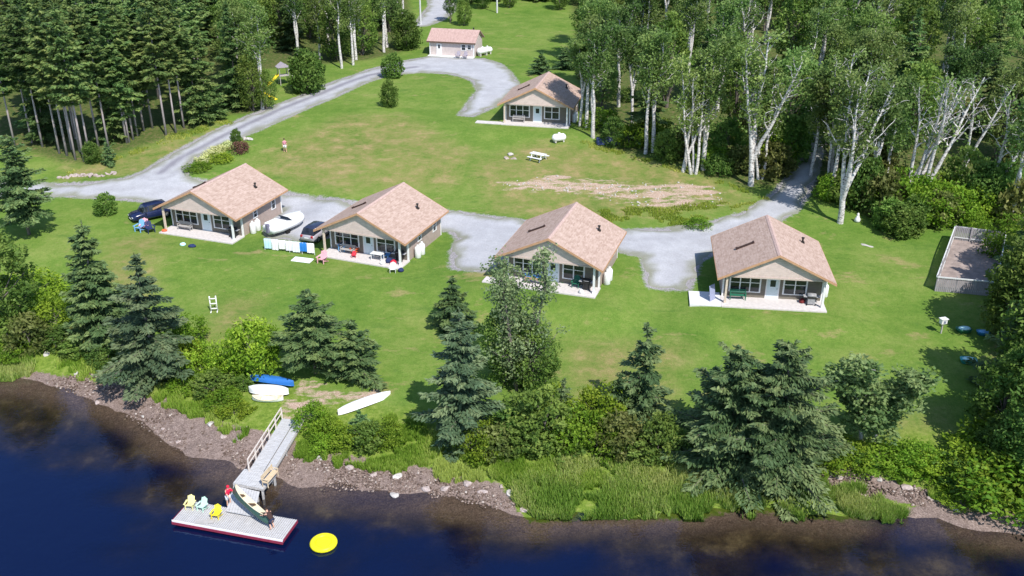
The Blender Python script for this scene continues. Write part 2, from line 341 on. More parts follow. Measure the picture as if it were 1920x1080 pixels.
tag(gridmesh('water', WX, WY, np.full_like(WX, WZ), waterm(), dict(deep=deep)), kind='structure')
# ================================================================ mesh builder
class MB:
    def __init__(s): s.v = []; s.f = []
    def add(s, vs, fs, M=None):
        o = len(s.v); s.v += [tuple(M @ Vector(v)) if M else tuple(v) for v in vs]; s.f += [tuple(i+o for i in f) for f in fs]; return s
    def box(s, x0, x1, y0, y1, z0, z1, M=None):
        vs = [(x0, y0, z0), (x1, y0, z0), (x1, y1, z0), (x0, y1, z0), (x0, y0, z1), (x1, y0, z1), (x1, y1, z1), (x0, y1, z1)]
        return s.add(vs, [(0, 3, 2, 1), (4, 5, 6, 7), (0, 1, 5, 4), (1, 2, 6, 5), (2, 3, 7, 6), (3, 0, 4, 7)], M)
    def bar(s, p, q, wd, hg=None, up=(0, 0, 1)):
        hg = hg or wd; p = Vector(p); q = Vector(q); d = (q-p); L = d.length; d.normalize(); u = Vector(up)
        if abs(d.dot(u)) > .98: u = Vector((0, 1, 0))
        sx = d.cross(u).normalized(); uu = sx.cross(d)
        M = Matrix((( *sx, 0), (*d, 0), (*uu, 0), (0, 0, 0, 1))).transposed(); M.translation = p
        return s.box(-wd/2, wd/2, 0, L, -hg/2, hg/2, M)
    def tube(s, pts, rad, n=8, cap=True):
        pts = [Vector(p) for p in pts]; rad = rad if hasattr(rad, '__len__') else [rad]*len(pts); o = len(s.v)
        for i, p in enumerate(pts):
            d = (pts[min(i+1, len(pts)-1)]-pts[max(i-1, 0)]).normalized(); u = Vector((0, 0, 1)) if abs(d.z) < .9 else Vector((1, 0, 0))
            a = d.cross(u).normalized(); b = d.cross(a)
            for k in range(n):
                t = 2*pi*k/n; s.v.append(tuple(p+(a*cos(t)+b*sin(t))*rad[i]))
        for i in range(len(pts)-1):
            for k in range(n): s.f.append((o+i*n+k, o+i*n+(k+1) % n, o+(i+1)*n+(k+1) % n, o+(i+1)*n+k))
        if cap: s.f.append(tuple(o+k for k in range(n))); s.f.append(tuple(o+(len(pts)-1)*n+k for k in reversed(range(n))))
        return s
    def lathe(s, prof, n=16, c=(0, 0, 0)):
        return s.tube([(c[0], c[1], c[2]+z) for z, r in prof], [r for z, r in prof], n)
    def prism(s, poly, y0, y1, M=None):
        """poly in xz extruded along y"""
        n = len(poly); vs = [(x, y0, z) for x, z in poly]+[(x, y1, z) for x, z in poly]
        fs = [tuple(range(n)), tuple(range(2*n-1, n-1, -1))]+[(i, i+n, (i+1) % n+n, (i+1) % n) for i in range(n)]
        return s.add(vs, fs, M)
    def loft(s, rings, cap=True, closed=True):
        o = len(s.v); n = len(rings[0])
        for r in rings: s.v += [tuple(p) for p in r]
        for i in range(len(rings)-1):
            for k in range(n if closed else n-1): s.f.append((o+i*n+k, o+i*n+(k+1) % n, o+(i+1)*n+(k+1) % n, o+(i+1)*n+k))
        if cap: s.f.append(tuple(o+k for k in reversed(range(n)))); s.f.append(tuple(o+(len(rings)-1)*n+k for k in range(n)))
        return s
    def build(s, name, mat, parent=None, smooth=False, bevel=0, loc=None):
        me = bpy.data.meshes.new(name); me.from_pydata(s.v, [], s.f); me.update()
        bm = bmesh.new(); bm.from_mesh(me); bmesh.ops.recalc_face_normals(bm, faces=bm.faces)
        if bevel: bmesh.ops.bevel(bm, geom=[e for e in bm.edges if len(e.link_faces) == 2 and e.calc_face_angle(0) > .5], offset=bevel, segments=1, affect='EDGES')
        bm.to_mesh(me); bm.free(); me.materials.append(mat)
        if smooth: me.shade_smooth()
        o = bpy.data.objects.new(name, me); C.objects.link(o)
        if parent: o.parent = parent; KIDS.setdefault(parent.name, []).append(o)
        if loc: o.location = loc
        return o
WHITE = plain('white_paint', (.78, .78, .78), .5, .06, 5); WHITEV = plain('white_vinyl', (.8, .8, .81), .35, .04, 3)
WOODG = plain('weathered_wood', (.42, .4, .39), .9, .22, 3, bmp=.3, stretch=(1, 7, 1)); WOODT = plain('tan_wood', (.42, .3, .19), .85, .2, 4, stretch=(1, 1, 4))
CONC = plain('concrete', (.6, .56, .55), .9, .12, 3, bmp=.2); DARK = plain('dark_metal', (.03, .028, .027), .5, .3, 9); BLACK = plain('black_rubber', (.02, .02, .02), .8, .3, 9)
# ================================================================ cabins
def sidingm(name, col):
    m, b = mk(name, .75, .2); n, l = nodes(m); tc = n.new('ShaderNodeTexCoord'); sp = n.new('ShaderNodeSeparateXYZ'); l.new(tc.outputs['Object'], sp.inputs[0])
    fr = math_(m, 'FRACT', math_(m, 'MULTIPLY', sp.outputs[2], 5.5)); g = ramp(m, fr, [(0, .72), (.12, 1), (1, 1.04)])
    f = noise(m, 2.2, 4); c = ramp(m, f, [(.3, tuple(x*.9 for x in col)), (.7, tuple(x*1.1 for x in col))])
    setc(m, b, mixc(m, 1, c, g, 'MULTIPLY')); bump(m, b, fr, .5, .03); return m
SID = sidingm('taupe_siding', (.42, .335, .3)); GAB = sidingm('gable_siding', (.66, .53, .49)); SIDD = sidingm('shaded_porch_siding', (.19, .17, .14))  # porch copy of the siding is darker: recess shade put into its colour
def shinglem(name, lo, mid, hi):
    m, b = mk(name, .95, .1); n, l = nodes(m); tc = n.new('ShaderNodeTexCoord')
    mp = n.new('ShaderNodeMapping'); l.new(tc.outputs['Object'], mp.inputs[0]); mp.inputs['Scale'].default_value = (1, 1, 1)
    br = n.new('ShaderNodeTexVoronoi'); br.feature = 'F1'; br.inputs['Scale'].default_value = 1; mp2 = n.new('ShaderNodeMapping'); l.new(tc.outputs['Object'], mp2.inputs[0]); mp2.inputs['Scale'].default_value = (6.5, 2.6, 2)
    l.new(mp2.outputs[0], br.inputs['Vector']); sp = n.new('ShaderNodeSeparateColor'); l.new(br.outputs['Color'], sp.inputs[0])
    f = noise(m, .8, 3, .6, mp.outputs[0]); f2 = noise(m, 3.2, 4, .65, mp.outputs[0], (1.6, .55, 1))
    t = math_(m, 'ADD', math_(m, 'MULTIPLY', sp.outputs[0], .3), math_(m, 'ADD', math_(m, 'MULTIPLY', f2, .5), math_(m, 'MULTIPLY', f, .12)))
    c = ramp(m, t, [(.2, lo), (.46, mid), (.74, hi)])
    s3 = n.new('ShaderNodeSeparateXYZ'); l.new(tc.outputs['Object'], s3.inputs[0]); fr = math_(m, 'FRACT', math_(m, 'MULTIPLY', s3.outputs[0], 5.0))
    c = mixc(m, 1, c, ramp(m, fr, [(0, .8), (.15, 1), (1, 1)]), 'MULTIPLY'); setc(m, b, c); bump(m, b, t, .5, .03); return m
SHIN = shinglem('roof_shingles', (.35, .245, .2), (.455, .335, .28), (.55, .42, .365)); TRIM = plain('fascia_wood', (.5, .29, .17), .75, .15, 4); BRN = plain('brown_soffit', (.13, .085, .06), .8, .2, 3)
GL = glassm()
W2, LR, RISE, EH = 5.2, 10.06, 2.52, 2.6
def window(par, x0, x1, z0, z1, y, n, axis_='y', sgn=-1):
    """n side by side double hung sashes; plane at y facing sgn"""
    fr = MB(); t = .09; d = .05
    def bx(a0, a1, zz0, zz1, k0=0, k1=1, mb=fr):
        u0, u1 = y+sgn*k0*d, y+sgn*k1*d
        if axis_ == 'y': mb.box(a0, a1, min(u0, u1), max(u0, u1), zz0, zz1)
        else: mb.box(min(u0, u1), max(u0, u1), a0, a1, zz0, zz1)
    bx(x0-t, x1+t, z1, z1+t); bx(x0-t, x1+t, z0-t, z0)
    st = (x1-x0)/n
    for i in range(n+1): bx(x0+i*st-(t if i == 0 else t*.6), x0+i*st+(t if i == n else t*.6), z0, z1)
    zm = z0+(z1-z0)*.58
    for i in range(n): bx(x0+i*st+t*.6, x0+(i+1)*st-t*.6, zm-.03, zm+.03, .1, .9)
    f = fr.build('window', WHITEV, par)
    g = MB(); bx(x0, x1, z0, z1, .08, .4, g); g.build('pane', GL, f); return f
def cabin(px, py, pz, h, label, panels=True):
    t = thing('cabin', (px, py, pz), R(h), label, 'cabin')
    # slab
    MB().box(-4.65, 4.65, -.36, 1.9, -.34, 0).build('porch_slab', CONC, t)
    # walls: porch is recessed
    yb = 9.55; Y0 = 1.9
    sl = RISE/W2; rz = lambda x, dz=0: EH+(W2-abs(x))*sl+dz
    wl = MB(); XW = 4.5
    top = rz(XW, -.2)
    wl.box(-XW, XW, Y0, yb, -.34, top); wl.prism([(-XW, top), (XW, top), (0, rz(0, -.2))], Y0+.4, yb)
    wl.build('wall', SID, t)
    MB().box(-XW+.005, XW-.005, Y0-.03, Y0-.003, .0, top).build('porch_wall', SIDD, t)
    g = MB(); gx = 4.3; gz = 2.76; g.prism([(-gx, gz), (gx, gz), (gx, rz(gx, -.2)), (0, rz(0, -.2)), (-gx, rz(gx, -.2))], .38, .5); g.build('gable', GAB, t)
    b = MB(); b.box(-gx-.05, gx+.05, .34, .56, gz-.16, gz-.005); b.box(-gx-.05, -gx+.12, .56, Y0, gz-.16, gz-.005); b.box(gx-.12, gx+.05, .56, Y0, gz-.16, gz-.005); b.build('beam', plain('beam_paint', (.55, .45, .4), .7), t)
    # roof: two slopes with thickness, ridge cap
    th = .09
    ro = MB()
    for s in (-1, 1):
        a = [(0, RISE+EH), (s*W2, EH), (s*W2, EH-th), (0, RISE+EH-th)]
        ro.prism(a, 0, LR)
    r = ro.build('roof', SHIN, t)
    rc = MB()
    for s in (-1, 1): rc.prism([(0, EH+RISE+.035), (s*.2, EH+RISE+.035-.2*sl), (s*.2, EH+RISE+.004-.2*sl), (0, EH+RISE+.004)], -.01, LR+.01)
    rc.build('ridge_cap', plain('ridge_shingle', (.5, .36, .32), .9, .2, 6), r)
    fa = MB()
    for s in (-1, 1):
        for (y0, y1) in ((-.035, -.002), (LR+.002, LR+.035)):
            fa.prism([(0, RISE+EH-th+.1), (s*(W2+.03), EH-th+.1-.03*sl), (s*(W2+.03), EH-th-.13-.03*sl), (0, RISE+EH-th-.13)], y0, y1)
        fa.box(min(s*(W2+.002), s*(W2+.032)), max(s*(W2+.002), s*(W2+.032)), 0, LR, EH-.2, EH-.005)
    fa.build('fascia', TRIM, r)
    so = MB()
    for s in (-1, 1): so.prism([(0, RISE+EH-th-.003), (s*W2, EH-th-.003), (s*W2, EH-th-.03), (0, RISE+EH-th-.03)], .003, LR-.003)
    so.build('soffit', BRN, r)
    # vent pipe on the right slope and long slot vent on the left slope
    vp = MB(); zz = rz(3.1); vp.lathe([(-.15, .09), (.42, .09), (.44, .15), (.52, .15), (.56, .05)], 10, (3.1, 7.0, zz)); vp.box(2.93, 3.27, 6.83, 7.17, zz-.12, zz+.08); vp.build('vent_pipe', DARK, r)
    sv_ = MB(); M = Matrix.Translation((-2.5, 4.7, rz(2.5)+.05)) @ Matrix.Rotation(-math.atan(sl), 4, 'Y'); sv_.box(-.85, .85, -.11, .11, -.08, .09, M); sv_.box(-.9, -.72, -.15, .15, -.08, .13, M); sv_.box(.72, .9, -.15, .15, -.08, .13, M)
    sv_.build('slot_vent', plain('vent_brown', (.06, .035, .03), .6), r)
    for x in (-4.32, 4.32):
        p = MB().box(x-.09, x+.09, .36, .54, 0, gz-.16); p.box(x-.12, x+.12, .33, .57, 0, .18); p.build('post', plain('post_paint', (.62, .52, .43), .7) if x < 0 else WHITE, t)
    for s in (-1, 1):
        c = MB(); c.box(min(s*(XW-.12), s*(XW+.025)), max(s*(XW-.12), s*(XW+.025)), Y0-.055, Y0+.14, -.1, top-.02).build('corner_trim', WHITE, t); c = MB(); c.box(min(s*(XW-.12), s*(XW+.025)), max(s*(XW-.12), s*(XW+.025)), yb-.14, yb+.025, -.1, top-.02).build('corner_trim', WHITE, t)
    window(t, -3.85, -1.15, .6, 2.12, Y0-.03, 3); window(t, 1.0, 3.0, .55, 2.12, Y0-.03, 2)
    d = MB().box(-.5, .5, Y0-.075, Y0-.03, 0, 2.08).build('door', plain('shade_tinted_white_door', (.66, .76, .8), .5, .05), t)  # white door; the bluish porch shade is put into its colour
    MB().box(-.24, .24, Y0-.09, Y0-.076, 1.2, 1.85).build('door_window', GL, d); MB().tube([(.4, Y0-.13, 1.0), (.4, Y0-.07, 1.0)], .03, 8).build('handle', DARK, d)
    dt = MB(); dt.box(-.62, -.503, Y0-.07, Y0-.03, 0, 2.2); dt.box(.503, .62, Y0-.07, Y0-.03, 0, 2.2); dt.box(-.503, .503, Y0-.07, Y0-.03, 2.085, 2.2); dt.build('door_frame', WHITEV, t)
    window(t, 4.1, 4.75, 1.25, 1.95, XW, 1, 'x', 1); window(t, 7.6, 8.3, 1.0, 1.95, XW, 1, 'x', 1); window(t, 5.0, 6.2, 1.1, 1.95, -XW, 2, 'x', -1); window(t, -1, 1, 1.0, 1.95, yb, 2, 'y', 1)
    # gutter downpipe on the right, side step slab
    return t
CAB = {}
labs = ['taupe cabin with pinkish brown roof beside the dark blue car, leftmost of the lakefront row', 'taupe cabin with towels and toys around its porch, next to the white motorboat',
        'taupe cabin partly hidden behind a tall leafy tree, blue chairs on its porch', 'taupe cabin facing the lake square on with wide pale side slab, rightmost of the row', 'taupe cabin with tree shadows on its roof, alone up the slope against the birch wood']
for k, pd, lb in zip('ABCDE', PADS, labs): CAB[k] = cabin(*pd, lb)
def L(k, x, y, z=0):
    """cabin-local point to world"""
    px, py, pz, h = PADS['ABCDE'.index(k)]; h = R(h); return Vector((px+x*cos(h)-y*sin(h), py+x*sin(h)+y*cos(h), pz+z))
HD = {k: R(p[3]) for k, p in zip('ABCDE', PADS)}
# side slabs (seen white left of C, D and E)
for k, x0, x1, y0, y1, lb in (('C', -6.4, -4.66, -.25, 1.0, 'short pale concrete side slab left of the porch half hidden by the tall leafy tree'), ('D', -7.5, -4.66, -.3, 2.6, 'broad pale concrete side slab with a dark house shadow across it'), ('E', -8.3, -4.66, -.25, .9, 'narrow pale concrete strip left of the upper cabin porch')):
    o = MB().box(x0, x1, y0, y1, -.34, -.02).build('side_slab', CONC if k != 'D' else plain('pale_concrete', (.68, .68, .7), .85, .08, 3)); o.location = L(k, 0, 0); o.rotation_euler = (0, 0, HD[k]); tag(o, lb, 'patio slab')
# gas cylinders
def cylinder():
    t = thing('gas_cylinder', (0, 0, -50), 0, 'x', 'gas cylinder', 'white gas cylinders beside the cabins')
    MB().lathe([(0, .27), (.08, .33), (1.05, .33), (1.22, .25), (1.28, .1)], 16).build('tank', WHITEV, t, True)
    MB().lathe([(1.27, .13), (1.42, .13), (1.42, .1)], 10).build('valve_guard', WHITE, t, True); return t
gc = cylinder(); first = True
for k, nm in (('A', 'the leftmost lakefront cabin'), ('B', 'the cabin with towels'), ('C', 'the cabin behind the leafy tree'), ('D', 'the rightmost cabin'), ('E', 'the upper cabin by the birches')):
    for j, yy in enumerate((3.1, 4.0)):
        lb = 'white gas cylinder right of %s, %s one' % (nm, 'front' if j == 0 else 'rear'); p = L(k, 4.95, yy, -.1); p.z = float(T(p.x, p.y))
        if first: gc.location = p; gc['label'] = lb; first = False
        else: dup(gc, p, HD[k], label=lb)
# ================================================================ office shed
t = thing('shed', P(848, 107), 0, 'small pale shed with pink brown roof at the end of the gravel lane', 'shed')
a = P(806, 103); b_ = P(889, 108); t.location = (a+b_)/2; t.location.z = min(a.z, b_.z)+.05; sh_h = math.atan2(b_.y-a.y, b_.x-a.x); t.rotation_euler = (0, 0, sh_h); HW = (b_-a).length/2
PALE = sidingm('pale_siding', (.58, .5, .48))
yb = 5.2; eh = 2.75; rs_ = 1.5
m = MB().box(-HW, HW, 0, yb, -.3, eh)
for xx in (-HW, HW-.12): m.add([(xx, .02, eh), (xx, yb-.02, eh), (xx, yb/2, eh+rs_-.1), (xx+.12, .02, eh), (xx+.12, yb-.02, eh), (xx+.12, yb/2, eh+rs_-.1)], [(0, 1, 2), (3, 5, 4), (0, 2, 5, 3), (1, 4, 5, 2)])
m.build('wall', PALE, t)
m = MB(); o = .4
for s in (-1, 1):
    y0 = yb/2; ye = yb/2+s*(yb/2+o); zz = eh-o*rs_/(yb/2)
    vs = [(-HW-o, y0, eh+rs_), (HW+o, y0, eh+rs_), (HW+o, ye, zz), (-HW-o, ye, zz)]; vs += [(x, y, z-.1) for x, y, z in vs]
    m.add(vs, [(0, 1, 2, 3), (7, 6, 5, 4), (0, 4, 5, 1), (1, 5, 6, 2), (2, 6, 7, 3), (3, 7, 4, 0)])
rf = m.build('roof', shinglem('shed_shingles', (.38, .26, .235), (.47, .32, .29), (.54, .39, .35)), t)
MB().box(-HW-o, HW+o, -o-.04, -o-.003, zz-.24, zz-.01).build('fascia', BRN, rf)
MB().lathe([(-.2, .12), (.4, .12), (.42, .18), (.5, .1)], 8, (HW-.9, yb/2+.4, eh+rs_-.2)).build('vent_pipe', DARK, rf)
d = MB().box(-HW+1.3, -HW+2.25, -.06, -.003, 0, 2.1).build('door', WHITEV, t); MB().box(-HW+1.6, -HW+1.95, -.075, -.061, 1.25, 1.9).build('door_window', GL, d)
window(t, HW-2.3, HW-1.5, 1.15, 2.05, 0, 1); window(t, HW-1.2, HW-.5, 1.3, 2.05, 0, 1)
m = MB()
for s in (-1, 1): m.box(min(s*(HW-.15), s*(HW+.02)), max(s*(HW-.15), s*(HW+.02)), -.03, .12, 0, eh-.15)
m.box(-HW-.1, HW+.1, -.9, -.035, -.2, .08); m.build('trim', WHITE, t)
def LS(x, y, z=0): return Vector((t0.x+x*cos(sh_h)-y*sin(sh_h), t0.y+x*sin(sh_h)+y*cos(sh_h), t0.z+z))
t0 = t.location.copy()
def tank(loc, rz, L_=2.0, r=.48, label='', leg=.35):
    q = thing('gas_tank', loc, rz, label, 'gas tank'); n = 14
    prof = [(-L_/2, .02), (-L_/2+.12, r*.6), (-L_/2+.35, r), (L_/2-.35, r), (L_/2-.12, r*.6), (L_/2, .02)]
    MB().tube([(x, 0, leg+r) for x, _ in prof], [k for _, k in prof], n).build('tank', WHITEV, q, True)
    MB().lathe([(leg+2*r-.04, .16), (leg+2*r+.15, .16), (leg+2*r+.2, .05)], 10).build('dome', WHITE, q, True)
    for x in (-L_*.28, L_*.28): MB().box(x-.08, x+.08, -r*.7, r*.7, 0, leg+.1).build('leg', CONC, q)
    return q
tank(LS(HW+1.1, 1.6), sh_h+.9, 2.3, .55, 'large white gas tank on blocks at the right end of the small shed')
tank(LS(HW+1.6, 2.9), sh_h+.5, 1.9, .5, 'white gas tank partly behind the larger one at the shed')
tank(P(1048, 266), R(20), 2.0, .5, 'white oblong gas tank lying on the lawn below the upper cabin porch corner', .1)
# ================================================================ furniture kit
def adirondack(loc, rz, mat, label, s=1, group=None, cat='chair', name='garden_chair'):
    q = thing(name, loc, rz, label, cat, group); q.scale = (s, s, s)
    m = MB(); M = Matrix.Translation((0, .02, .36)) @ Matrix.Rotation(R(-12), 4, 'X')
    for i in range(5): m.box(-.28, .28, -.26+i*.11, -.16+i*.11, -.015, .015, M)
    m.build('seat', mat, q)
    m = MB(); M = Matrix.Translation((0, .27, .3)) @ Matrix.Rotation(R(-22), 4, 'X')
    for i in range(5):
        x = -.24+i*.12; m.box(x-.052, x+.052, -.012, .012, 0, .78-abs(i-2)*.06, M)
    m.build('backrest', mat, q)
    for s_ in (-1, 1):
        MB().box(s_*.36-.07, s_*.36+.07, -.3, .38, .56, .585).build('armrest', mat, q)
        MB().box(s_*.3-.02, s_*.3+.02, -.28, -.19, 0, .56).build('leg', mat, q)
        MB().add([(s_*.3-.02, -.2, .25), (s_*.3-.02, .62, 0), (s_*.3-.02, .5, 0), (s_*.3-.02, -.2, .36), (s_*.3+.02, -.2, .25), (s_*.3+.02, .62, 0), (s_*.3+.02, .5, 0), (s_*.3+.02, -.2, .36)],
                 [(0, 1, 2, 3), (7, 6, 5, 4), (0, 4, 5, 1), (1, 5, 6, 2), (2, 6, 7, 3), (3, 7, 4, 0)]).build('leg', mat, q)
    return q
def bench(loc, rz, mat, label, w=1.5, back=True):
    q = thing('bench', loc, rz, label, 'bench'); m = MB()
    for i in range(4): m.box(-w/2, w/2, -.22+i*.115, -.12+i*.115, .42, .45)
    m.build('seat', mat, q)
    if back:
        m = MB()
        for i in range(3): m.box(-w/2, w/2, .24, .27, .55+i*.13, .64+i*.13)
        m.build('backrest', mat, q)
    for s in (-1, 1):
        m = MB(); x = s*(w/2-.06); m.box(x-.03, x+.03, -.22, -.16, 0, .64); m.box(x-.03, x+.03, .2, .235, 0, .95 if back else .42); m.box(x-.035, x+.035, -.24, .2, .645, .68); m.box(x-.03, x+.03, -.155, .2, .36, .415)
        m.build('leg', mat, q)
    return q
def table(loc, rz, mat, label, w=1.2, d=.7, h=.72):
    q = thing('table', loc, rz, label, 'table'); MB().box(-w/2, w/2, -d/2, d/2, h-.04, h).build('tabletop', mat, q, bevel=.01)
    for sx in (-1, 1):
        for sy in (-1, 1): MB().box(sx*(w/2-.08)-.03, sx*(w/2-.08)+.03, sy*(d/2-.08)-.03, sy*(d/2-.08)+.03, 0, h-.04).build('leg', mat, q)
    return q
def grill(loc, rz, label, col=(.03, .03, .03)):
    q = thing('barbecue', loc, rz, label, 'barbecue'); mm = plain('grill_%g' % col[0], col, .35, .2)
    m = MB(); ang = [pi*i/8 for i in range(9)]; m.prism([(-.35+0*a, 0) for a in ()]+[(.3*cos(a), .88+.26*sin(a)) for a in ang], -.38, .38, Matrix.Rotation(pi/2, 4, 'Z')); m.build('lid', mm, q, True)
    MB().box(-.38, .38, -.28, .28, .7, .875).build('firebox', DARK, q); MB().box(-.72, -.4, -.25, .25, .82, .86).build('side_shelf', plain('steel', (.4, .4, .42), .4, .1), q); MB().box(.4, .72, -.25, .25, .82, .86).build('side_shelf', MATS['steel'], q)
    MB().box(-.32, .32, -.22, .22, .12, .69).build('cabinet', mm, q)
    for s in (-1, 1): MB().tube([(s*.35, -.24, .09), (s*.4, -.24, .09)], .09, 10).build('wheel', BLACK, q)
    MB().tube([(-.25, -.31, .98), (.25, -.31, .98)], .018, 6).build('handle', MATS['steel'], q); return q
P_BL = plain('blue_plastic', (.08, .25, .55), .5, .1); P_LB = plain('light_blue_plastic', (.2, .45, .75), .5, .1); P_OR = plain('orange_plastic', (.75, .14, .05), .5, .1); P_RD = plain('red_plastic', (.62, .03, .06), .5, .1)
P_YE = plain('yellow_plastic', (.85, .68, .04), .45, .08); P_PY = plain('pale_yellow_plastic', (.85, .78, .35), .5, .06); P_PG = plain('pale_green_plastic', (.55, .8, .66), .5, .06); P_GR = plain('green_plastic', (.03, .16, .1), .5, .1); P_TQ = plain('turquoise_plastic', (.05, .42, .45), .4, .1)
P_PK = plain('pink_fabric', (.8, .42, .48), .9, .1); NAVY = plain('navy_fabric', (.025, .04, .12), .9, .2)
bench(L('A', -2.4, 1.2), HD['A'], WOODG, 'grey slatted bench under the triple window of the leftmost lakefront cabin', 1.7)
bench(L('B', -2.1, 1.2), HD['B'], WOODG, 'slatted bench under the window on the toy strewn porch', 1.6)
bench(L('C', -1.6, .9), HD['C'], WOODT, 'tan wooden bench in front of two blue chairs on the porch behind the leafy tree', 1.7, False)
bench(L('D', -3.1, 1.3), HD['D'], P_GR, 'dark green bench by the left window of the rightmost cabin', 1.5)
bench(L('E', -2.5, 1.2), HD['E'], WOODG, 'weathered bench on the porch of the upper cabin', 1.7)
adirondack(L('C', -2.2, 1.5), HD['C'], P_BL, 'blue garden chair on the porch behind the leafy tree, left of the pair', 1.05, 'blue chairs on one porch')
adirondack(L('C', -1.2, 1.5), HD['C'], P_BL, 'blue garden chair on the porch behind the leafy tree, right of the pair', 1.05, 'blue chairs on one porch')
adirondack(L('B', -3.0, 1.7), HD['B'], P_LB, 'light blue chair at the left end of the toy strewn porch', 1.1)
adirondack(L('B', -1.5, 1.5), HD['B'], P_OR, 'orange chair left of the door on the toy strewn porch', 1.0)
adirondack(L('C', 2.4, 1.3), HD['C'], P_GR, 'dark green chair under the right window behind the leafy tree', 1.0)
adirondack(L('B', -1.0, .5), HD['B']+.4, P_RD, 'small red child chair at the middle of the toy strewn porch', .6)
table(L('B', 1.5, .9), HD['B'], WHITE, 'white table right of the door on the toy strewn porch', 1.3, .7)
adirondack(L('B', 2.2, 1.5), HD['B'], P_BL, 'royal blue chair beside the white porch table', .95)
grill(L('B', 3.7, 1.5), HD['B'], 'black barbecue in the right corner of the toy strewn porch')
grill(L('C', 3.5, 1.1), HD['C'], 'black barbecue at the right end of the porch behind the leafy tree')
grill(L('D', 3.4, 1.0), HD['D'], 'grey lidded barbecue at the right end of the rightmost porch', (.3, .3, .31))
grill(L('A', 3.7, 1.3), HD['A'], 'low black barbecue at the right end of the leftmost lakefront porch')
def cushion(loc, rz, mat, label, sx=.5, sy=.5, sz=.35, name='bag', cat='bag'):
    m = MB(); rings = []
    for i, (z, k) in enumerate(((0, .75), (.15, 1), (.6, .95), (.85, .7), (1, .3))):
        rings.append([(sx*k*cos(a)*(1+.08*sin(3*a+i)), sy*k*sin(a)*(1+.08*cos(2*a+i)), z*sz*(1+.06*sin(2*a))) for a in [2*pi*j/12 for j in range(12)]])
    m.loft(rings); o = m.build(name, mat, None, True); o.location = loc; o.rotation_euler = (0, 0, rz); return tag(o, label, cat)
cushion(L('B', 2.9, .7), .3, NAVY, 'navy bag beside the white table on the toy strewn porch', .4, .3, .5); cushion(L('B', 3.5, .5), .9, P_RD, 'dark red bag near the right porch post of the toy strewn porch', .35, .3, .45)
cushion(L('B', 2.5, .15), 1.9, WHITE, 'white sack in front of the white porch table', .3, .3, .35); cushion(L('D', 2.7, 1.3), .9, plain('maroon', (.2, .03, .03), .7), 'maroon bag left of the grey barbecue', .3, .25, .4)
cushion(L('C', 3.2, .2), .9, WHITE, 'white pot at the right porch edge behind the leafy tree', .22, .22, .4, 'flower_pot', 'pot')
cushion(L('A', -4.3, .1), .2, P_OR, 'small orange bag at the left porch corner of the leftmost lakefront cabin', .3, .2, .25)
cushion(P(343, 460), 0, plain('pale_aqua', (.55, .85, .85), .5, .05), 'pale aqua bucket on the lawn below the leftmost lakefront porch', .32, .32, .3, 'bucket', 'bucket')
cushion(P(360, 463), 0, NAVY, 'navy and pink beach bag on the lawn right of the pale aqua bucket', .42, .3, .3)
# fire pit stones, garden stones, white ornament, flat stone
def rock(loc, s, mat, label=None, seed=0, group=None, name='stone', cat='stone'):
    bm = bmesh.new(); bmesh.ops.create_icosphere(bm, subdivisions=2, radius=1); r = random.Random(seed); off = [Vector((r.uniform(-1, 1), r.uniform(-1, 1), r.uniform(-1, 1))).normalized() for _ in range(7)]
    for v in bm.verts:
        for o_ in off:
            k = v.co.normalized().dot(o_)
            if k > .55: v.co -= o_*(k-.55)*.8
    me = bpy.data.meshes.new(name); bm.to_mesh(me); bm.free(); me.materials.append(mat); o = bpy.data.objects.new(name, me); C.objects.link(o)
    o.location = loc; o.scale = s; o.rotation_euler = (0, 0, seed); return tag(o, label, cat, group)
RK = plain('pale_rock', (.4, .33, .31), .95, .3, 2.5, bmp=.6); RKW = plain('whitish_rock', (.5, .47, .44), .9, .15, 3, bmp=.4)
for i in range(15):
    u = 112+i*7.4; v = 334-(i*.55)+random.uniform(-2, 2); s = random.uniform(.3, .55)
    rock(P(u, v), (s*1.2, s*.8, s*.75), RK, 'pale boulder in the stone row at the wood edge beside the left road end', i, 'boulders in the row at the left road edge')
for i, (u, v, lb) in enumerate(((950, 297, 'beige stone of the small pile beside the picnic table, leftmost'), (957, 291, 'palest stone of the small pile beside the picnic table, topmost'), (963, 298, 'brownish stone of the small pile beside the picnic table, rightmost'))):
    rock(P(u, v), (.5, .4, .35), RKW if i == 1 else RK, lb, 30+i)
rock(P(1627, 461), (.8, .45, .12), RKW, 'flat white stone lying in the lawn right of the rightmost cabin', 40)
rock(P(313, 708), (.45, .4, .55), RKW, 'round whitish boulder at the foot of the tall blue spruce by the shore', 41)
rock(P(88, 664), (.45, .4, .35), RKW, 'whitish boulder at the left end of the shore bank', 42)
for i, (u, v) in enumerate([(145, 698), (198, 710), (185, 755), (268, 781), (305, 806), (335, 828), (395, 795), (420, 818), (450, 822), (600, 860), (655, 878), (700, 890), (745, 893), (905, 922), (940, 912), (958, 925), (985, 955), (880, 905), (1790, 955), (1745, 935), (1700, 915), (1650, 900), (1610, 885), (1575, 893), (1830, 955), (1860, 965), (1905, 970), (740, 928), (800, 915), (835, 915)]):
    s = random.uniform(.2, .45); rock(P(u, v), (s*1.2, s, s*.7), RK if i % 3 else RKW, 'rough pale boulder on the stony shore', 50+i, 'boulders along the shore')
q = thing('garden_ornament', P(1607, 416), 0, 'small white bird shaped lawn ornament near the base of the tall white birch', 'ornament')
MB().lathe([(0, .22), (.12, .34), (.4, .3), (.6, .16), (.75, .14)], 12).build('body', WHITE, q, True); MB().lathe([(.72, .1), (.85, .15), (1.0, .1), (1.05, .03)], 12).build('head', WHITE, q, True)
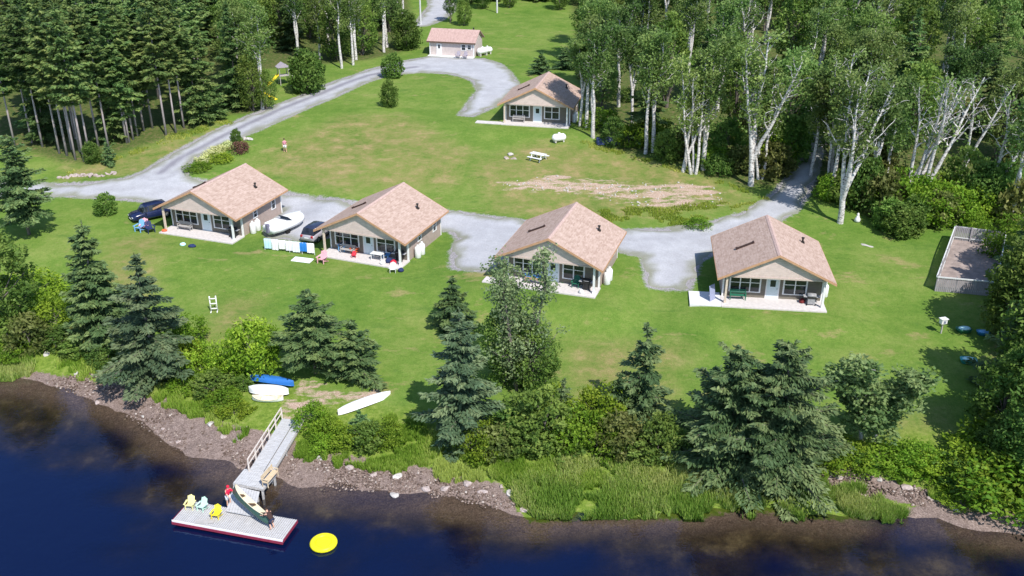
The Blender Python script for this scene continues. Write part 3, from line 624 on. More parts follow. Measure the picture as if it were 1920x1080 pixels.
# ================================================================ boats
def hull(Ln, Wd, Dp, sheer=.25, bow=1.0, thick=.03, n=19, flat=.35, square=0):
    """open hull lofted from stations, outer and inner skins joined at the gunwale"""
    out, inn = [], []
    for i in range(n):
        s = -1+2*i/(n-1); a = abs(s) if s > 0 or not square else abs(s)*(1-square)
        w_ = Wd/2*max(.02, (1-a**2.4))**.75; sh = sheer*abs(s)**2.5; keel = Dp*.28*abs(s)**5*bow
        def ring(w, z0, top):
            pts = []
            for j in range(11):
                t = -1+2*j/10; xx = w*np.sign(t)*min(1, abs(t)**.8*1.02) if abs(t) > .01 else 0; zz = z0+(top-z0)*abs(t)**(2.2+flat*3); pts.append((s*Ln/2, float(xx), float(zz)))
            return pts
        out.append(ring(w_, keel, Dp+sh)); inn.append(ring(max(.005, w_-thick), keel+thick, Dp+sh-.002))
    return out, inn
def boat(name, loc, rz, Ln, Wd, Dp, mat, inmat, label, cat, tilt=None, seats=3, flip=False, group=None, square=0, seatmat=None):
    q = thing(name, loc, rz, label, cat, group); out, inn = hull(Ln, Wd, Dp, .22 if Wd < 1 else .15, square=square)
    MB().loft(out, cap=False, closed=False).build('hull', mat, q, True); MB().loft(inn, cap=False, closed=False).build('inner_hull', inmat, q, True)
    m = MB()
    for sd in (0, -1): m.tube([r[sd] for r in out], .028, 6)
    m.build('gunwale', inmat, q, True)
    for i in range(seats):
        x = (-.55+1.1*i/max(1, seats-1))*Ln/2; a = abs(2*x/Ln); w_ = Wd/2*(1-a**2.4)**.75-.03; MB().box(x-.1, x+.1, -w_, w_, Dp*.86, Dp*.86+.03).build('seat', seatmat or inmat, q)
    if flip:
        q.rotation_euler = (pi, 0, rz); q.location.z += Dp+.1
    if tilt: q.rotation_euler = tilt
    return q
P_WH = plain('white_gelcoat', (.82, .83, .84), .3, .05, 2, .5); P_CR = plain('cream_hull', (.75, .66, .48), .5, .08); P_CB = plain('canoe_blue', (.03, .16, .5), .35, .1, 2, .5); P_DG = plain('canoe_green', (.04, .09, .07), .4, .15, 2, .4)
def between(u0, v0, u1, v1): a = P(u0, v0); b = P(u1, v1); return (a+b)/2, math.atan2(b.y-a.y, b.x-a.x), (b-a).length
c, a, ln = between(466, 716, 552, 728); c.z += .35; boat('canoe', c, a, ln*1.0, .85, .36, P_CB, P_CB, 'blue canoe upside down behind the white boats by the dock path', 'canoe', flip=True, seats=2)
c, a, ln = between(468, 738, 542, 742); c.z += .25; boat('rowing_boat', c, a, ln, 1.15, .45, P_WH, P_WH, 'white rowing boat upside down in front of the blue canoe', 'rowing boat', flip=True, seats=2)
c, a, ln = between(474, 752, 532, 752); boat('kayak', c, a, ln, .8, .3, P_WH, P_CR, 'small white open boat lowest of the three beached boats', 'boat', seats=2)
c, a, ln = between(634, 779, 732, 738); c.z += .02; boat('canoe', c, a, ln, .95, .38, P_WH, P_WH, 'long white canoe lying keel up alone on the grass right of the dock path', 'canoe', flip=True, seats=2)
q = thing('motorboat', P(533, 438), 0, 'white motorboat with a dark windscreen parked between two cabins', 'motorboat'); bc, ba, bl = between(505, 446, 566, 416); q.location = bc; q.rotation_euler = (0, 0, ba)
rg = []
for i in range(15):
    s = -1+2*i/14; w_ = 1.38*(1-max(0, s)**3)**.5*(1-.4*max(0, -s)**4) if s < 1 else .03; kz = .28+.35*max(0, s)**3; dz = 1.05+.12*max(0, s)
    rg.append([(s*2.5, -w_, dz), (s*2.5, -w_*.96, dz-.3), (s*2.5, -w_*.8, kz+.22), (s*2.5, 0, kz), (s*2.5, w_*.8, kz+.22), (s*2.5, w_*.96, dz-.3), (s*2.5, w_, dz), (s*2.5, w_*.75, dz+.1+.08*max(0, s)), (s*2.5, 0, dz+.14+.1*max(0, s)), (s*2.5, -w_*.75, dz+.1+.08*max(0, s))])
MB().loft(rg).build('hull', P_WH, q, True)
m = MB(); m.add([(.25, -.85, 1.16), (.25, .85, 1.16), (-.25, .7, 1.62), (-.25, -.7, 1.62), (.32, -.85, 1.16), (.32, .85, 1.16), (-.18, .7, 1.66), (-.18, -.7, 1.66)], [(0, 1, 2, 3), (7, 6, 5, 4), (0, 4, 5, 1), (1, 5, 6, 2), (2, 6, 7, 3), (3, 7, 4, 0)]); m.build('windscreen', glassm('dark_glass', (.012, .014, .02)), q)
MB().box(-2.1, -.4, -1.0, 1.0, 1.12, 1.32).build('cover', plain('boat_cover', (.74, .73, .76), .8, .1, 2), q, bevel=.08); MB().box(-2.75, -2.4, -.2, .2, .5, 1.5).build('outboard_motor', plain('grey_motor', (.18, .17, .24), .5), q, bevel=.05)
m = MB(); m.bar((-2.2, .4, .3), (2.9, .0, .35), .1); m.bar((-2.2, -.4, .3), (2.9, -.0, .35), .1); tr_ = m.build('trailer', plain('galvanised', (.4, .4, .42), .5, .1, metal=.6), q)
for s in (-1, 1): MB().tube([(-.7, s*.95, .3), (-.7, s*1.12, .3)], .3, 14).build('wheel', BLACK, tr_)
# ================================================================ cars
def car(loc, rz, paint, label, Ln=4.6, Wd=1.82, Ht=1.68, roofmat=None, tail=False, name='parked_car'):
    q = thing(name, loc, rz, label, 'car'); h = Ln/2; W_ = Wd/2
    st = [(-h, .75, .38, .8, .55), (-h+.12, .96, .28, .92, .8), (-h+.5, 1, .25, 1.0, .95), (-h+1.6, 1, .25, 1.02, 1), (0, 1, .25, 1.02, 1), (h-1.25, 1, .25, 1.0, 1), (h-.5, .97, .27, .92, .95), (h-.12, .9, .32, .78, .85), (h, .72, .4, .66, .6)]
    rg = [[(x, -W_*w, zb+.12), (x, -W_*w*.9, zb), (x, W_*w*.9, zb), (x, W_*w, zb+.12), (x, W_*w*1.0, zt*.82), (x, W_*w*.93, zt), (x, 0, zt+.03), (x, -W_*w*.93, zt), (x, -W_*w*1.0, zt*.82)] for x, w, zb, zt, _ in st]
    MB().loft(rg).build('body', paint, q, True)
    cb = [(-h+.18, .84, 1.0, .97), (-h+.62, .76, Ht-.07, 0), (-h+1.4, .74, Ht, 0), (.35, .74, Ht-.02, 0), (.75, .74, Ht-.12, 0), (h-1.15, .86, 1.0, 0)]
    base = [(-h+.15, -.9), (h-1.05, -.9)]
    g = MB(); g.loft([[(x, -W_*(.9 if k not in (0, 5) else .9), .98), (x, -W_*w, z), (x, 0, z+.02), (x, W_*w, z), (x, W_*.9, .98)] for k, (x, w, z, _) in enumerate(cb)]); g.build('glasshouse', glassm('dark_glass', (.012, .014, .02)), q)
    MB().loft([[(x, -W_*w*1.02, z-.03), (x, -W_*w*.9, z+.03), (x, W_*w*.9, z+.03), (x, W_*w*1.02, z-.03)] for x, w, z, _ in cb[1:5]]).build('roof', roofmat or paint, q, True)
    for x in (-.55, .45): 
        for s in (-1, 1): MB().bar((x, s*W_*.93, .97), (x*.9, s*W_*.77, Ht-.05), .09).build('pillar', paint, q)
    for x in (-h+.85, h-.85):
        for s in (-1, 1):
            wv = MB().tube([(x, s*(W_-.2), .34), (x, s*(W_+.01), .34)], .34, 18).build('wheel', BLACK, q); MB().tube([(x, s*(W_+.011), .34), (x, s*(W_+.03), .34)], .2, 10).build('rim', plain('alloy', (.45, .45, .47), .35, .1, metal=.7), wv)
    for s in (-1, 1):
        MB().box(h-.2, h-.02, s*W_*.62-.16, s*W_*.62+.16, .58, .72).build('headlight', plain('headlamp', (.75, .78, .8), .2), q, bevel=.03); MB().box(-h-.01, -h+.16, s*W_*.7-.13, s*W_*.7+.13, .7, .95).build('tail_light', plain('tail_red', (.4, .02, .03), .3), q, bevel=.03)
        MB().box(h-1.55, h-1.4, s*(W_+.1)-.1, s*(W_+.1)+.1, .95, 1.1).build('mirror', paint, q, bevel=.03)
    MB().box(h-.01, h+.02, -.26, .26, .42, .54).build('number_plate', WHITE, q); MB().box(-h-.02, -h+.01, -.26, .26, .62, .76).build('number_plate', WHITE, q)
    return q
CP_B = plain('dark_blue_paint', (.012, .02, .07), .22, .15, 1.5, .6); CP_G = plain('silver_paint', (.36, .34, .38), .3, .08, 1.5, .5)
c = P(284, 408); car(c, R(-140), CP_B, 'dark blue car beside the leftmost lakefront cabin, nose to the lake')
c = P(597, 444); car(c, R(68), CP_G, 'silver car with dark roof glass tucked against the cabin with towels', 4.4, 1.8, 1.6, roofmat=plain('dark_roof', (.03, .04, .08), .2, .1, 2, .5))
# ================================================================ towels, mattress, chairs on the grass by cabin B
a = P(497, 468); b_ = P(590, 478); q = thing('clothes_rail', a, math.atan2(b_.y-a.y, b_.x-a.x), 'low rail hung with bright towels beside the cabin with toys', 'rail'); ln = (b_-a).length
dzr = b_.z-a.z; m = MB(); m.tube([(0, 0, 1.2), (ln, 0, 1.2+dzr)], .03, 6); m.build('rail', WHITE, q)
for i in range(5): x = ln*i/4; MB().tube([(x, 0, -.05+dzr*i/4), (x, 0, 1.2+dzr*i/4)], .03, 6).build('post', WHITE, q)
cols = [('pale_cyan', (.5, .75, .82), 'pale cyan'), ('white_towel', (.8, .8, .82), 'white'), ('cream_towel', (.82, .82, .8), 'cream'), ('lilac_towel', (.76, .74, .82), 'pale lilac'), ('mint_towel', (.75, .84, .84), 'mint'), ('blue_towel', (.03, .2, .6), 'strong blue'), ('snow_towel', (.85, .85, .85), 'bright white end')]
for i, (nm, col, wd) in enumerate(cols):
    w_ = ln/7.0; x0 = i*w_+.02; x1 = x0+w_-.03; m = MB(); n = 9; H_ = 1.05+.1*sin(i*2.1)
    def row(y, z, ph): return [(x0+(x1-x0)*j/(n-1), y+.03*sin(j*1.9+ph), z) for j in range(n)]
    zt = 1.24+dzr*i/7; rings = [row(-.07, zt-H_, i), row(-.06, zt-H_*.5, i+.4), row(-.045, zt-.06, i*.3), row(0, zt, 0), row(.045, zt-.06, 0), row(.06, zt-H_*.6, i+2)]
    th = [[(x, y*.6, z-.015) for x, y, z in r] for r in rings]
    m.loft(rings, cap=False, closed=False); m.loft(th, cap=False, closed=False); o = m.build('towel', plain(nm, col, .95, .06, 8), None, True); o.location = a; o.rotation_euler = (0, 0, q.rotation_euler.z)
    tag(o, '%s towel hanging on the low rail beside the cabin with toys' % wd, 'towel', 'towels on the rail')
c = P(567, 489); o = MB().box(-1.05, 1.05, -.5, .5, 0, .14).build('air_mattress', plain('white_sheet', (.78, .82, .83), .7, .05), None, bevel=.05); o.location = c; o.location.z += .02; o.rotation_euler = (R(1), 0, R(-16)); tag(o, 'white air mattress lying on the grass below the towels', 'air mattress')
adirondack(P(604, 493), HD['B'], P_PK, 'pink lawn chair at the left porch corner of the cabin with toys', 1.15)
for i, (u, v, mt, lb) in enumerate(((262, 434, P_LB, 'pale blue folding chair left of the dark car cluster, leftmost'), (272, 432, P_PK, 'pink folding chair between two blue ones in front of the dark blue car'), (283, 436, NAVY, 'navy folding chair nearest the porch of the leftmost lakefront cabin'))):
    adirondack(P(u, v), R(-20+30*i), mt, lb, 1.2)
adirondack(L('B', 4.3, -1.1, -.1), HD['B']+.4, WHITE, 'white lawn chair off the right porch corner of the cabin with toys', .9)
cushion(L('B', 4.9, -.6, -.1), HD['B']+.4, NAVY, 'dark bag on the grass beside the white lawn chair', .3, .3, .35)
# slate board left of D, standing in for the bluish house shadow
o = MB().box(-.4, .4, -.04, .04, 0, 1.5).build('shadow_board', plain('board_shadow_blue', (.3, .33, .48), .4, .1), None, bevel=.03); o.location = L('D', -5.4, .8); o.rotation_euler = (R(-8), 0, HD['D']+.9); tag(o, 'blue board standing in for the bluish shadow left of the rightmost cabin', 'board')
# white ladder frame on the lawn
q = thing('ladder_game', P(402, 584), R(10), 'white ladder shaped lawn game standing alone below the cabins', 'lawn game')
m = MB()
for x in (-.28, .28): m.tube([(x, 0, 0), (x, .05, 1.55)], .055, 8)
m.build('frame', WHITE, q, True)
for z in (.3, .8, 1.3): MB().tube([(-.28, 0, z), (.28, 0, z)], .06, 8).build('rung', WHITE, q, True)
for x in (-.28, .28): MB().tube([(x, -.35, .04), (x, .35, .04)], .05, 8).build('foot', WHITE, q, True)
# picnic table
q = thing('picnic_table', P(1009, 300), R(-35), 'white picnic table on the lawn below the upper cabin', 'picnic table'); q.scale = (1.15, 1.15, 1.1); m = MB()
for i in range(5): m.box(-.9, .9, -.38+i*.155, -.24+i*.155, .73, .77)
m.build('tabletop', WHITE, q)
for s in (-1, 1): MB().box(-.9, .9, s*.75-.14, s*.75+.14, .42, .46).build('seat', WHITE, q)
for x in (-.6, .6):
    m = MB(); m.bar((x, -.3, .72), (x, -.7, 0), .09, .05); m.bar((x, .3, .72), (x, .7, 0), .09, .05); m.bar((x, -.8, .39), (x, .8, .39), .05, .09); m.build('leg', WHITE, q)
# ================================================================ dock
DK = WZ+.45
def at(u, v, z): return Vector(G(u, v, z))
DW = plain('dock_boards', (.5, .5, .515), .9, .2, 2.5, bmp=.3, stretch=(1, 6, 1))
def plankdeck(name, corners, z, mat, parent=None, n=26, th=.05, loc=None):
    """four corners (p0 p1 front, p3 p2 back); boards run front to back"""
    p0, p1, p2, p3 = [Vector(c) for c in corners]; m = MB()
    for i in range(n):
        a, b = i/n+.004, (i+1)/n-.004; q_ = [p0.lerp(p1, a), p0.lerp(p1, b), p3.lerp(p2, b), p3.lerp(p2, a)]; dz = .008*sin(i*5.1)
        vs = [(p.x, p.y, p.z+dz) for p in q_]+[(p.x, p.y, p.z+dz-th) for p in q_]; m.add(vs, [(0, 1, 2, 3), (7, 6, 5, 4), (0, 4, 5, 1), (1, 5, 6, 2), (2, 6, 7, 3), (3, 7, 4, 0)])
    return m.build(name, mat, parent)
q = thing('floating_dock', (0, 0, 0), 0, 'wide grey floating dock with red white edge at the end of the gangway', 'dock')
d0, d1, d2 = at(323, 975, DK), at(530, 1013, DK), at(554, 973, DK); d3 = d0+(d2-d1)*1.0; ux = (d1-d0).normalized(); uy = Vector((-ux.y, ux.x, 0))
dl = (d1-d0).length; dw = 2.1; q.location = (d0.x, d0.y, 0); q.rotation_euler = (0, 0, math.atan2(ux.y, ux.x))
plankdeck('deck', [(0, 0, DK), (dl, 0, DK), (dl, dw, DK), (0, dw, DK)], DK, DW, q, 54)
MB().box(-.02, dl+.02, -.05, -.003, DK-.13, DK+.03).build('edge_board', WHITE, q)
MB().box(0, dl, 0, dw, DK-.2, DK-.06).build('frame', WOODG, q); plain('red_float', (.25, .03, .06), .6); m = MB()
for i in range(5): m.box(.3+i*dl/5, .3+i*dl/5+1.0, .2, dw-.2, WZ-.25, DK-.21)
m.build('float', BLACK, q); m = MB(); m.box(-.03, -.003, -.05, dw, DK-.22, DK-.005); m.box(dl+.003, dl+.03, -.05, dw, DK-.22, DK-.005); m.box(-.03, dl+.03, -.08, -.053, DK-.3, DK-.1); m.build('side_board', MATS['red_float'], q)
def DL(x, y, z=0): return Vector((q0.x, q0.y, DK))+ux*x+uy*y+Vector((0, 0, z))
q0 = q.location.copy(); dz_ = q.rotation_euler.z
# raised platform
PK = WZ+.95
q = thing('dock_platform', (0, 0, 0), 0, 'small grey landing platform between gangway and floating dock', 'dock')
c4 = [at(437, 905, PK), at(493, 916, PK), at(517, 888, PK), at(458, 879, PK)]; plankdeck('deck', c4, PK, DW, q, 14); cc = sum(c4, Vector())/4
for p in c4: p2_ = cc.lerp(p, .92); MB().box(p2_.x-.07, p2_.x+.07, p2_.y-.07, p2_.y+.07, WZ-1.2, PK-.06).build('pile', WOODG, q)
m = MB()
for i in range(4): m.bar(c4[i]-Vector((0, 0, .14)), c4[(i+1) % 4]-Vector((0, 0, .14)), .06, .14)
m.build('joist', WOODG, q)
# low steps down
q = thing('dock_step', (0, 0, 0), 0, 'grey step between the landing platform and the floating dock', 'step'); s4 = [at(424, 958, WZ+.62), at(476, 968, WZ+.62), at(487, 922, WZ+.72), at(438, 910, WZ+.72)]
plankdeck('tread', s4, 0, DW, q, 10); m = MB(); c_ = sum(s4, Vector())/4
for p in s4: p2_ = c_.lerp(p, .85); m.box(p2_.x-.05, p2_.x+.05, p2_.y-.05, p2_.y+.05, WZ-.8, WZ+.65)
m.build('support', WOODG, q)
# gangway
top0, top1 = P(537, 790), P(566, 790); zt = top0.z+.35
q = thing('gangway', (0, 0, 0), 0, 'grey timber gangway with a hand rail leading from the bank down to the dock', 'gangway')
g0, g1, g2, g3 = at(466, 880, PK+.06), at(512, 888, PK+.06), at(566, 786, zt), at(533, 786, zt)
ax = ((g2+g3)/2-(g0+g1)/2); wv = ax.normalized().cross(Vector((0, 0, 1))).normalized(); gm0 = (g0+g1)/2; gm1 = (g2+g3)/2; hw = .85
for nm, s0, s1 in (('walkway', -hw, .18), ('ramp', .3, hw)):
    m = MB(); n = 44
    for i in range(n):
        a, b = i/n+.003, (i+1)/n-.003; qa, qb = gm0.lerp(gm1, a), gm0.lerp(gm1, b); zz = Vector((0, 0, 0 if nm == 'walkway' else .06)); ps = [qa+wv*s0+zz, qa+wv*s1+zz, qb+wv*s1+zz, qb+wv*s0+zz]; vs = [tuple(p) for p in ps]+[tuple(p-Vector((0, 0, .04))) for p in ps]
        m.add(vs, [(0, 1, 2, 3), (7, 6, 5, 4), (0, 4, 5, 1), (1, 5, 6, 2), (2, 6, 7, 3), (3, 7, 4, 0)])
    m.build(nm, DW, q)
m = MB()
for s in (-hw, .24, hw): m.bar(gm0+wv*s-Vector((0, 0, .13)), gm1+wv*s-Vector((0, 0, .13)), .07, .16)
m.build('stringer', WOODG, q)
Zv = Vector((0, 0, 1)); m = MB(); m.bar(gm0-wv*hw+Zv*.95, gm1-wv*hw+Zv*.95, .09, .05); m.bar(gm0-wv*hw+Zv*.5, gm1-wv*hw+Zv*.5, .08, .04); m.build('handrail', plain('rail_wood', (.6, .53, .48), .85, .15, 3), q)
for i in range(6): p = gm0.lerp(gm1, i/5)-wv*hw; MB().bar(p-Zv*.1, p+Zv*.95, .09).build('rail_post', MATS['rail_wood'], q)
for i in range(3): p = gm0.lerp(gm1, .02+i*.45)-wv*.0; MB().bar(p-wv*.7-Zv*.15, p-wv*.7-Zv*1.6, .1).build('pile', WOODG, q); MB().bar(p+wv*.7-Zv*.15, p+wv*.7-Zv*1.6, .1).build('pile', WOODG, q)
# chairs on the dock
adirondack(at(357, 953, DK), dz_+R(10), P_PY, 'pale yellow chair at the left end of the floating dock', .8); adirondack(at(379, 956, DK), dz_-R(8), P_PG, 'pale green chair between the two yellow ones on the floating dock', .78)
adirondack(at(406, 971, DK), dz_+R(5), P_YE, 'bright yellow chair beside the canoe on the floating dock', .8)
o = MB().box(-.6, .6, -.18, .18, 0, .05).build('boarding_plank', WOODG, None); o.location = DL(2.2, .35, .01); o.rotation_euler = (0, 0, dz_+.3); tag(o, 'grey plank lying at the front of the floating dock', 'plank')
# tan bench on the platform edge
a = at(492, 918, PK); bench(at(508, 903, PK), math.atan2((c4[2]-c4[1]).y, (c4[2]-c4[1]).x), plain('pale_tan_wood', (.6, .48, .33), .8, .12), 'pale tan bench on the right edge of the landing platform', 1.5)
# canoe leaning from the platform down on the floating dock
hi = at(434, 925, DK+1.05); lo = at(500, 985, DK+.25); v_ = lo-hi; yaw = math.atan2(v_.y, v_.x); pit = math.atan2(-v_.z, math.hypot(v_.x, v_.y))
cn = boat('canoe', (hi+lo)/2, 0, v_.length*1.04, .85, .42, P_DG, P_CR, 'green canoe with cream inside held tilted over the floating dock', 'canoe', seats=3, seatmat=plain('dark_thwart', (.12, .07, .04), .7))
cn.rotation_mode = 'XYZ'; cn.rotation_euler = (Matrix.Rotation(yaw, 4, 'Z') @ Matrix.Rotation(pit, 4, 'Y') @ Matrix.Rotation(R(-35), 4, 'X')).to_euler()
# ring float
q = thing('swim_ring', at(607, 1021, WZ), 0, 'round yellow swim float on the dark water right of the dock', 'float')
n = 28; R0, r0 = .69, .2; m = MB(); rings = []
for i in range(n): a = 2*pi*i/n; rings.append([((R0+r0*cos(b))*cos(a), (R0+r0*cos(b))*sin(a), .14+r0*.9*sin(b)) for b in [2*pi*j/12 for j in range(12)]])
rings.append(rings[0]); m.loft(rings, cap=False); m.build('tube', plain('vivid_yellow', (.85, .75, .02), .4, .05), q, True)
MB().lathe([(.14, .0), (.15, .6), (.2, .6), (.24, .4), (.26, 0.01)], 24).build('float_floor', MATS['vivid_yellow'], q, True)
# ================================================================ people
def person(loc, rz, joints, mats, label, parent_scale=1):
    """joints: name -> (xyz, r); bones: list; colours by region: clothing as slightly larger skinned shells"""
    q = thing('person', loc, rz, label, 'person')
    def skinm(name, J, B, mat, root, par):
        ks = list(J); me = bpy.data.meshes.new(name); me.from_pydata([J[k][0] for k in ks], [(ks.index(a), ks.index(b)) for a, b in B], []); o = bpy.data.objects.new(name, me); C.objects.link(o); o.parent = par; KIDS.setdefault(par.name, []).append(o)
        md = o.modifiers.new('skin', 'SKIN'); md.use_smooth_shade = True
        for i, k in enumerate(ks): sv__ = me.skin_vertices[0].data[i]; r = J[k][1]; sv__.radius = (r, r) if not hasattr(r, '__len__') else r; sv__.use_root = (k == root)
        o.modifiers.new('sub', 'SUBSURF').levels = 1; o.modifiers['sub'].render_levels = 2; me.materials.append(mat); return o
    B = [('pel', 'waist'), ('waist', 'chest'), ('chest', 'neck'), ('neck', 'chin'), ('chin', 'head')]
    for s in 'LR': B += [('pel', 'hip'+s), ('hip'+s, 'kn'+s), ('kn'+s, 'an'+s), ('an'+s, 'to'+s), ('chest', 'sh'+s), ('sh'+s, 'el'+s), ('el'+s, 'wr'+s), ('wr'+s, 'ha'+s)]
    body = skinm('body', joints, B, mats[0], 'pel', q)
    V = {k: Vector(v[0]) for k, v in joints.items()}; sx = (V['shL']-V['shR']).normalized()
    def garment(name, stations, limbs, mat):
        m = MB(); rings = []
        for c_, a_, b_, ax_ in stations:
            fw = sx.cross(ax_).normalized(); rings.append([tuple(c_+sx*a_*cos(t)+fw*b_*sin(t)+fw*.008*sin(3*t+c_.z*9)) for t in [2*pi*k/16 for k in range(16)]])
        m.loft(rings)
        for a_, b_, r0_, r1_ in limbs: m.tube([a_, a_.lerp(b_, .5), b_], [r0_, (r0_+r1_)/2, r1_], 10)
        return m.build(name, mat, q, True)
    sp_ = (V['chest']-V['pel']).normalized()
    garment('shirt', [(V['pel']+sp_*.05, .165, .13, sp_), (V['waist'], .165, .13, sp_), (V['chest']-sp_*.08, .185, .14, sp_), (V['chest']+sp_*.04, .195, .14, sp_), (V['chest']+sp_*.11, .15, .11, sp_), (V['neck'], .07, .07, sp_)],
            [(V['sh'+k].lerp(V['chest'], .3), V['sh'+k].lerp(V['el'+k], .8), .085, .068) for k in 'LR'], mats[1])
    garment('shorts', [(V['pel']-sp_*.08, .15, .13, sp_), (V['pel']-sp_*.02, .17, .138, sp_), (V['pel']+sp_*.07, .16, .126, sp_)],
            [(V['hip'+k]+Vector((0, 0, .05)), V['hip'+k].lerp(V['kn'+k], .85), .105, .092) for k in 'LR'], mats[2])
    hd = Vector(joints['head'][0]); ch = Vector(joints['chin'][0]); up = (hd-ch).normalized()
    m = MB(); rg_ = []
    fx = Vector((1, 0, 0)); fy = up.cross(fx).normalized()
    for z, r in ((-.02, .10), (.04, .112), (.09, .1), (.125, .06), (.14, .01)): rg_.append([tuple(hd+up*z+fx*r*cos(a)*.95+fy*(r*sin(a)*1.05)+fy*(.015)) for a in [2*pi*j/12 for j in range(12)]])
    m.loft(rg_); m.build('hair', mats[3], q, True)
    for s in (-1, 1):
        for z, r, mt, nm in ((.0, .013, BLACK, 'eye'),): MB().lathe([(-r, .002), (0, r), (r, .002)], 6, tuple(hd+fx*s*.035-fy*.088+up*z*1)).build(nm, mt, q)
    MB().add([tuple(hd-fy*.095-up*.0), tuple(hd-fy*.09-up*.05+fx*.014), tuple(hd-fy*.09-up*.05-fx*.014), tuple(hd-fy*.122-up*.045)], [(0, 1, 3), (0, 3, 2), (1, 2, 3)]).build('nose', mats[0], q)
    for s in 'LR':
        w0 = Vector(joints['wr'+s][0]); h0 = Vector(joints['ha'+s][0]); d = (h0-w0).normalized(); side = d.cross(Vector((0, 0, 1)) if abs(d.z) < .9 else Vector((0, 1, 0))).normalized(); nn = side.cross(d)
        m = MB()
        for k in range(4): b0 = h0+side*(.03-.02*k); m.tube([b0, b0+d*.035, b0+d*(.065-.006*abs(k-1.2))+nn*.012, b0+d*.08+nn*.03], [.0095, .0095, .0085, .006], 6)
        m.tube([w0+d*.03+side*.035, w0+d*.06+side*.06, w0+d*.085+side*.062+nn*.015], [.011, .01, .007], 6); m.build('hand', mats[0], q, True)
    return q
def stand(lean=0, reach=None, kneeb=0, stride=0):
    """lean: torso pitch forward (towards -y) in radians"""
    hz = .92-kneeb*.25; pel = Vector((0, kneeb*.18, hz))
    def f(d, h=0): return pel+Vector((0, -sin(lean)*d, cos(lean)*d))+Vector((h, 0, 0))
    J = dict(pel=(pel, (.15, .11)), waist=(f(.17), (.135, .1)), chest=(f(.42), (.165, .115)), neck=(f(.57), .058), chin=(f(.64), .075), head=(f(.74), .098))
    for s, k in (('L', 1), ('R', -1)):
        J['hip'+s] = (pel+Vector((k*.1, 0, -.06)), .09); J['kn'+s] = (Vector((k*.11, -.1*kneeb*2-k*stride*.12, .5-kneeb*.05)), .06); J['an'+s] = (Vector((k*.12, -k*stride*.2+.02, .09)), .042); J['to'+s] = (Vector((k*.13, -k*stride*.2-.16, .035)), .04)
        sh = f(.5, k*.19); J['sh'+s] = (sh, .06)
        if reach: el = sh+Vector((k*.05, -.14-reach*.1, -.2)); wr = el+Vector((-k*.02, -.2, -.1)); ha = wr+Vector((0, -.08, -.03))
        else: el = sh+Vector((k*.07, .03, -.28)); wr = el+Vector((k*.02, -.06, -.25)); ha = wr+Vector((0, -.02, -.08))
        J['el'+s] = (el, .045); J['wr'+s] = (wr, .03); J['ha'+s] = (ha, (.042, .022))
    return {k: (tuple(v[0]), v[1]) for k, v in J.items()}
SK = plain('skin', (.62, .36, .26), .6, .06); RSH = plain('red_shirt', (.72, .02, .07), .8, .08); DSH = plain('dark_brown_shirt', (.06, .035, .03), .9, .2); PSH = plain('pink_shirt', (.6, .25, .32), .9, .1)
HBR = plain('brown_hair', (.05, .03, .02), .8, .2); NS = plain('navy_shorts', (.03, .035, .07), .9, .1); WS = plain('white_shorts', (.75, .75, .76), .9, .05)
person(at(430, 948, DK), yaw+pi/2, stand(.25, .6, .1), (SK, RSH, WS, plain('red_cap', (.65, .02, .05), .8)), 'person in a red shirt and cap holding the upper end of the canoe')
person(at(511, 992, DK), yaw-pi/2, stand(.75, .8, .4), (SK, DSH, NS, HBR), 'person in dark clothes bending over the lower end of the canoe')
person(P(535, 285), R(25), stand(0, None, 0, .7), (SK, PSH, WS, HBR), 'person in a pink top and white shorts walking on the lawn')
# ================================================================ fenced enclosure
fz = P(1755, 546).z+0.0; f0 = P(1752, 546); f1 = P(1862, 556); ht = 1.55; zt_ = fz+ht
bL = at(1792, 424, zt_+.3); bR = at(1886, 436, zt_+.3)
q = thing('fenced_enclosure', (0, 0, 0), 0, 'weathered wooden fenced enclosure with a sandy floor at the right wood edge', 'enclosure')
pts_ = [Vector((f0.x, f0.y, 0)), Vector((f1.x, f1.y, 0)), Vector((bR.x, bR.y, 0)), Vector((bL.x, bL.y, 0))]
GW = plain('grey_pickets', (.33, .315, .33), .9, .18, 4, bmp=.2, stretch=(1, 1, .3))
for i in range(4):
    a, b = pts_[i], pts_[(i+1) % 4]; d = b-a; n = int(d.length/.16); m = MB()
    for j in range(n):
        p = a.lerp(b, (j+.5)/n); dd = d.normalized()*.066; z0 = float(T(p.x, p.y))-.1; h_ = ht+.03*sin(j*7.3)+(0 if i != 2 else .1); m.bar(p-dd+Zv*(z0+h_/2), p+dd+Zv*(z0+h_/2), .025, h_)
    m.build('picket_panel', GW, q)
    m = MB(); na = d.normalized().cross(Zv)*.045; za, zb = float(T(a.x, a.y)), float(T(b.x, b.y))
    m.bar(a+Zv*(za+ht-.06)+na, b+Zv*(zb+ht-.06)+na, .09, .12); m.bar(a+Zv*(za+.35)-na, b+Zv*(zb+.35)-na, .04, .1); m.build('rail', plain('pale_rail', (.66, .68, .68), .8, .08), q)
for i in range(4):
    for k in range(4 if i in (1, 3) else 3):
        p = pts_[i].lerp(pts_[(i+1) % 4], k/(4 if i in (1, 3) else 3)); z0 = float(T(p.x, p.y)); cn_ = sum(pts_, Vector())/4; p = p.lerp(cn_, .012); MB().box(p.x-.05, p.x+.05, p.y-.05, p.y+.05, z0-.2, z0+ht+.08).build('post', GW, q)
m = MB(); gx = 14; vs = []; 
for i in range(gx+1):
    for j in range(gx+1):
        p = (pts_[0].lerp(pts_[1], i/gx)).lerp(pts_[3].lerp(pts_[2], i/gx), j/gx); vs.append((p.x, p.y, float(T(p.x, p.y))+.05+.02*sin(i*2.1+j*1.7)))
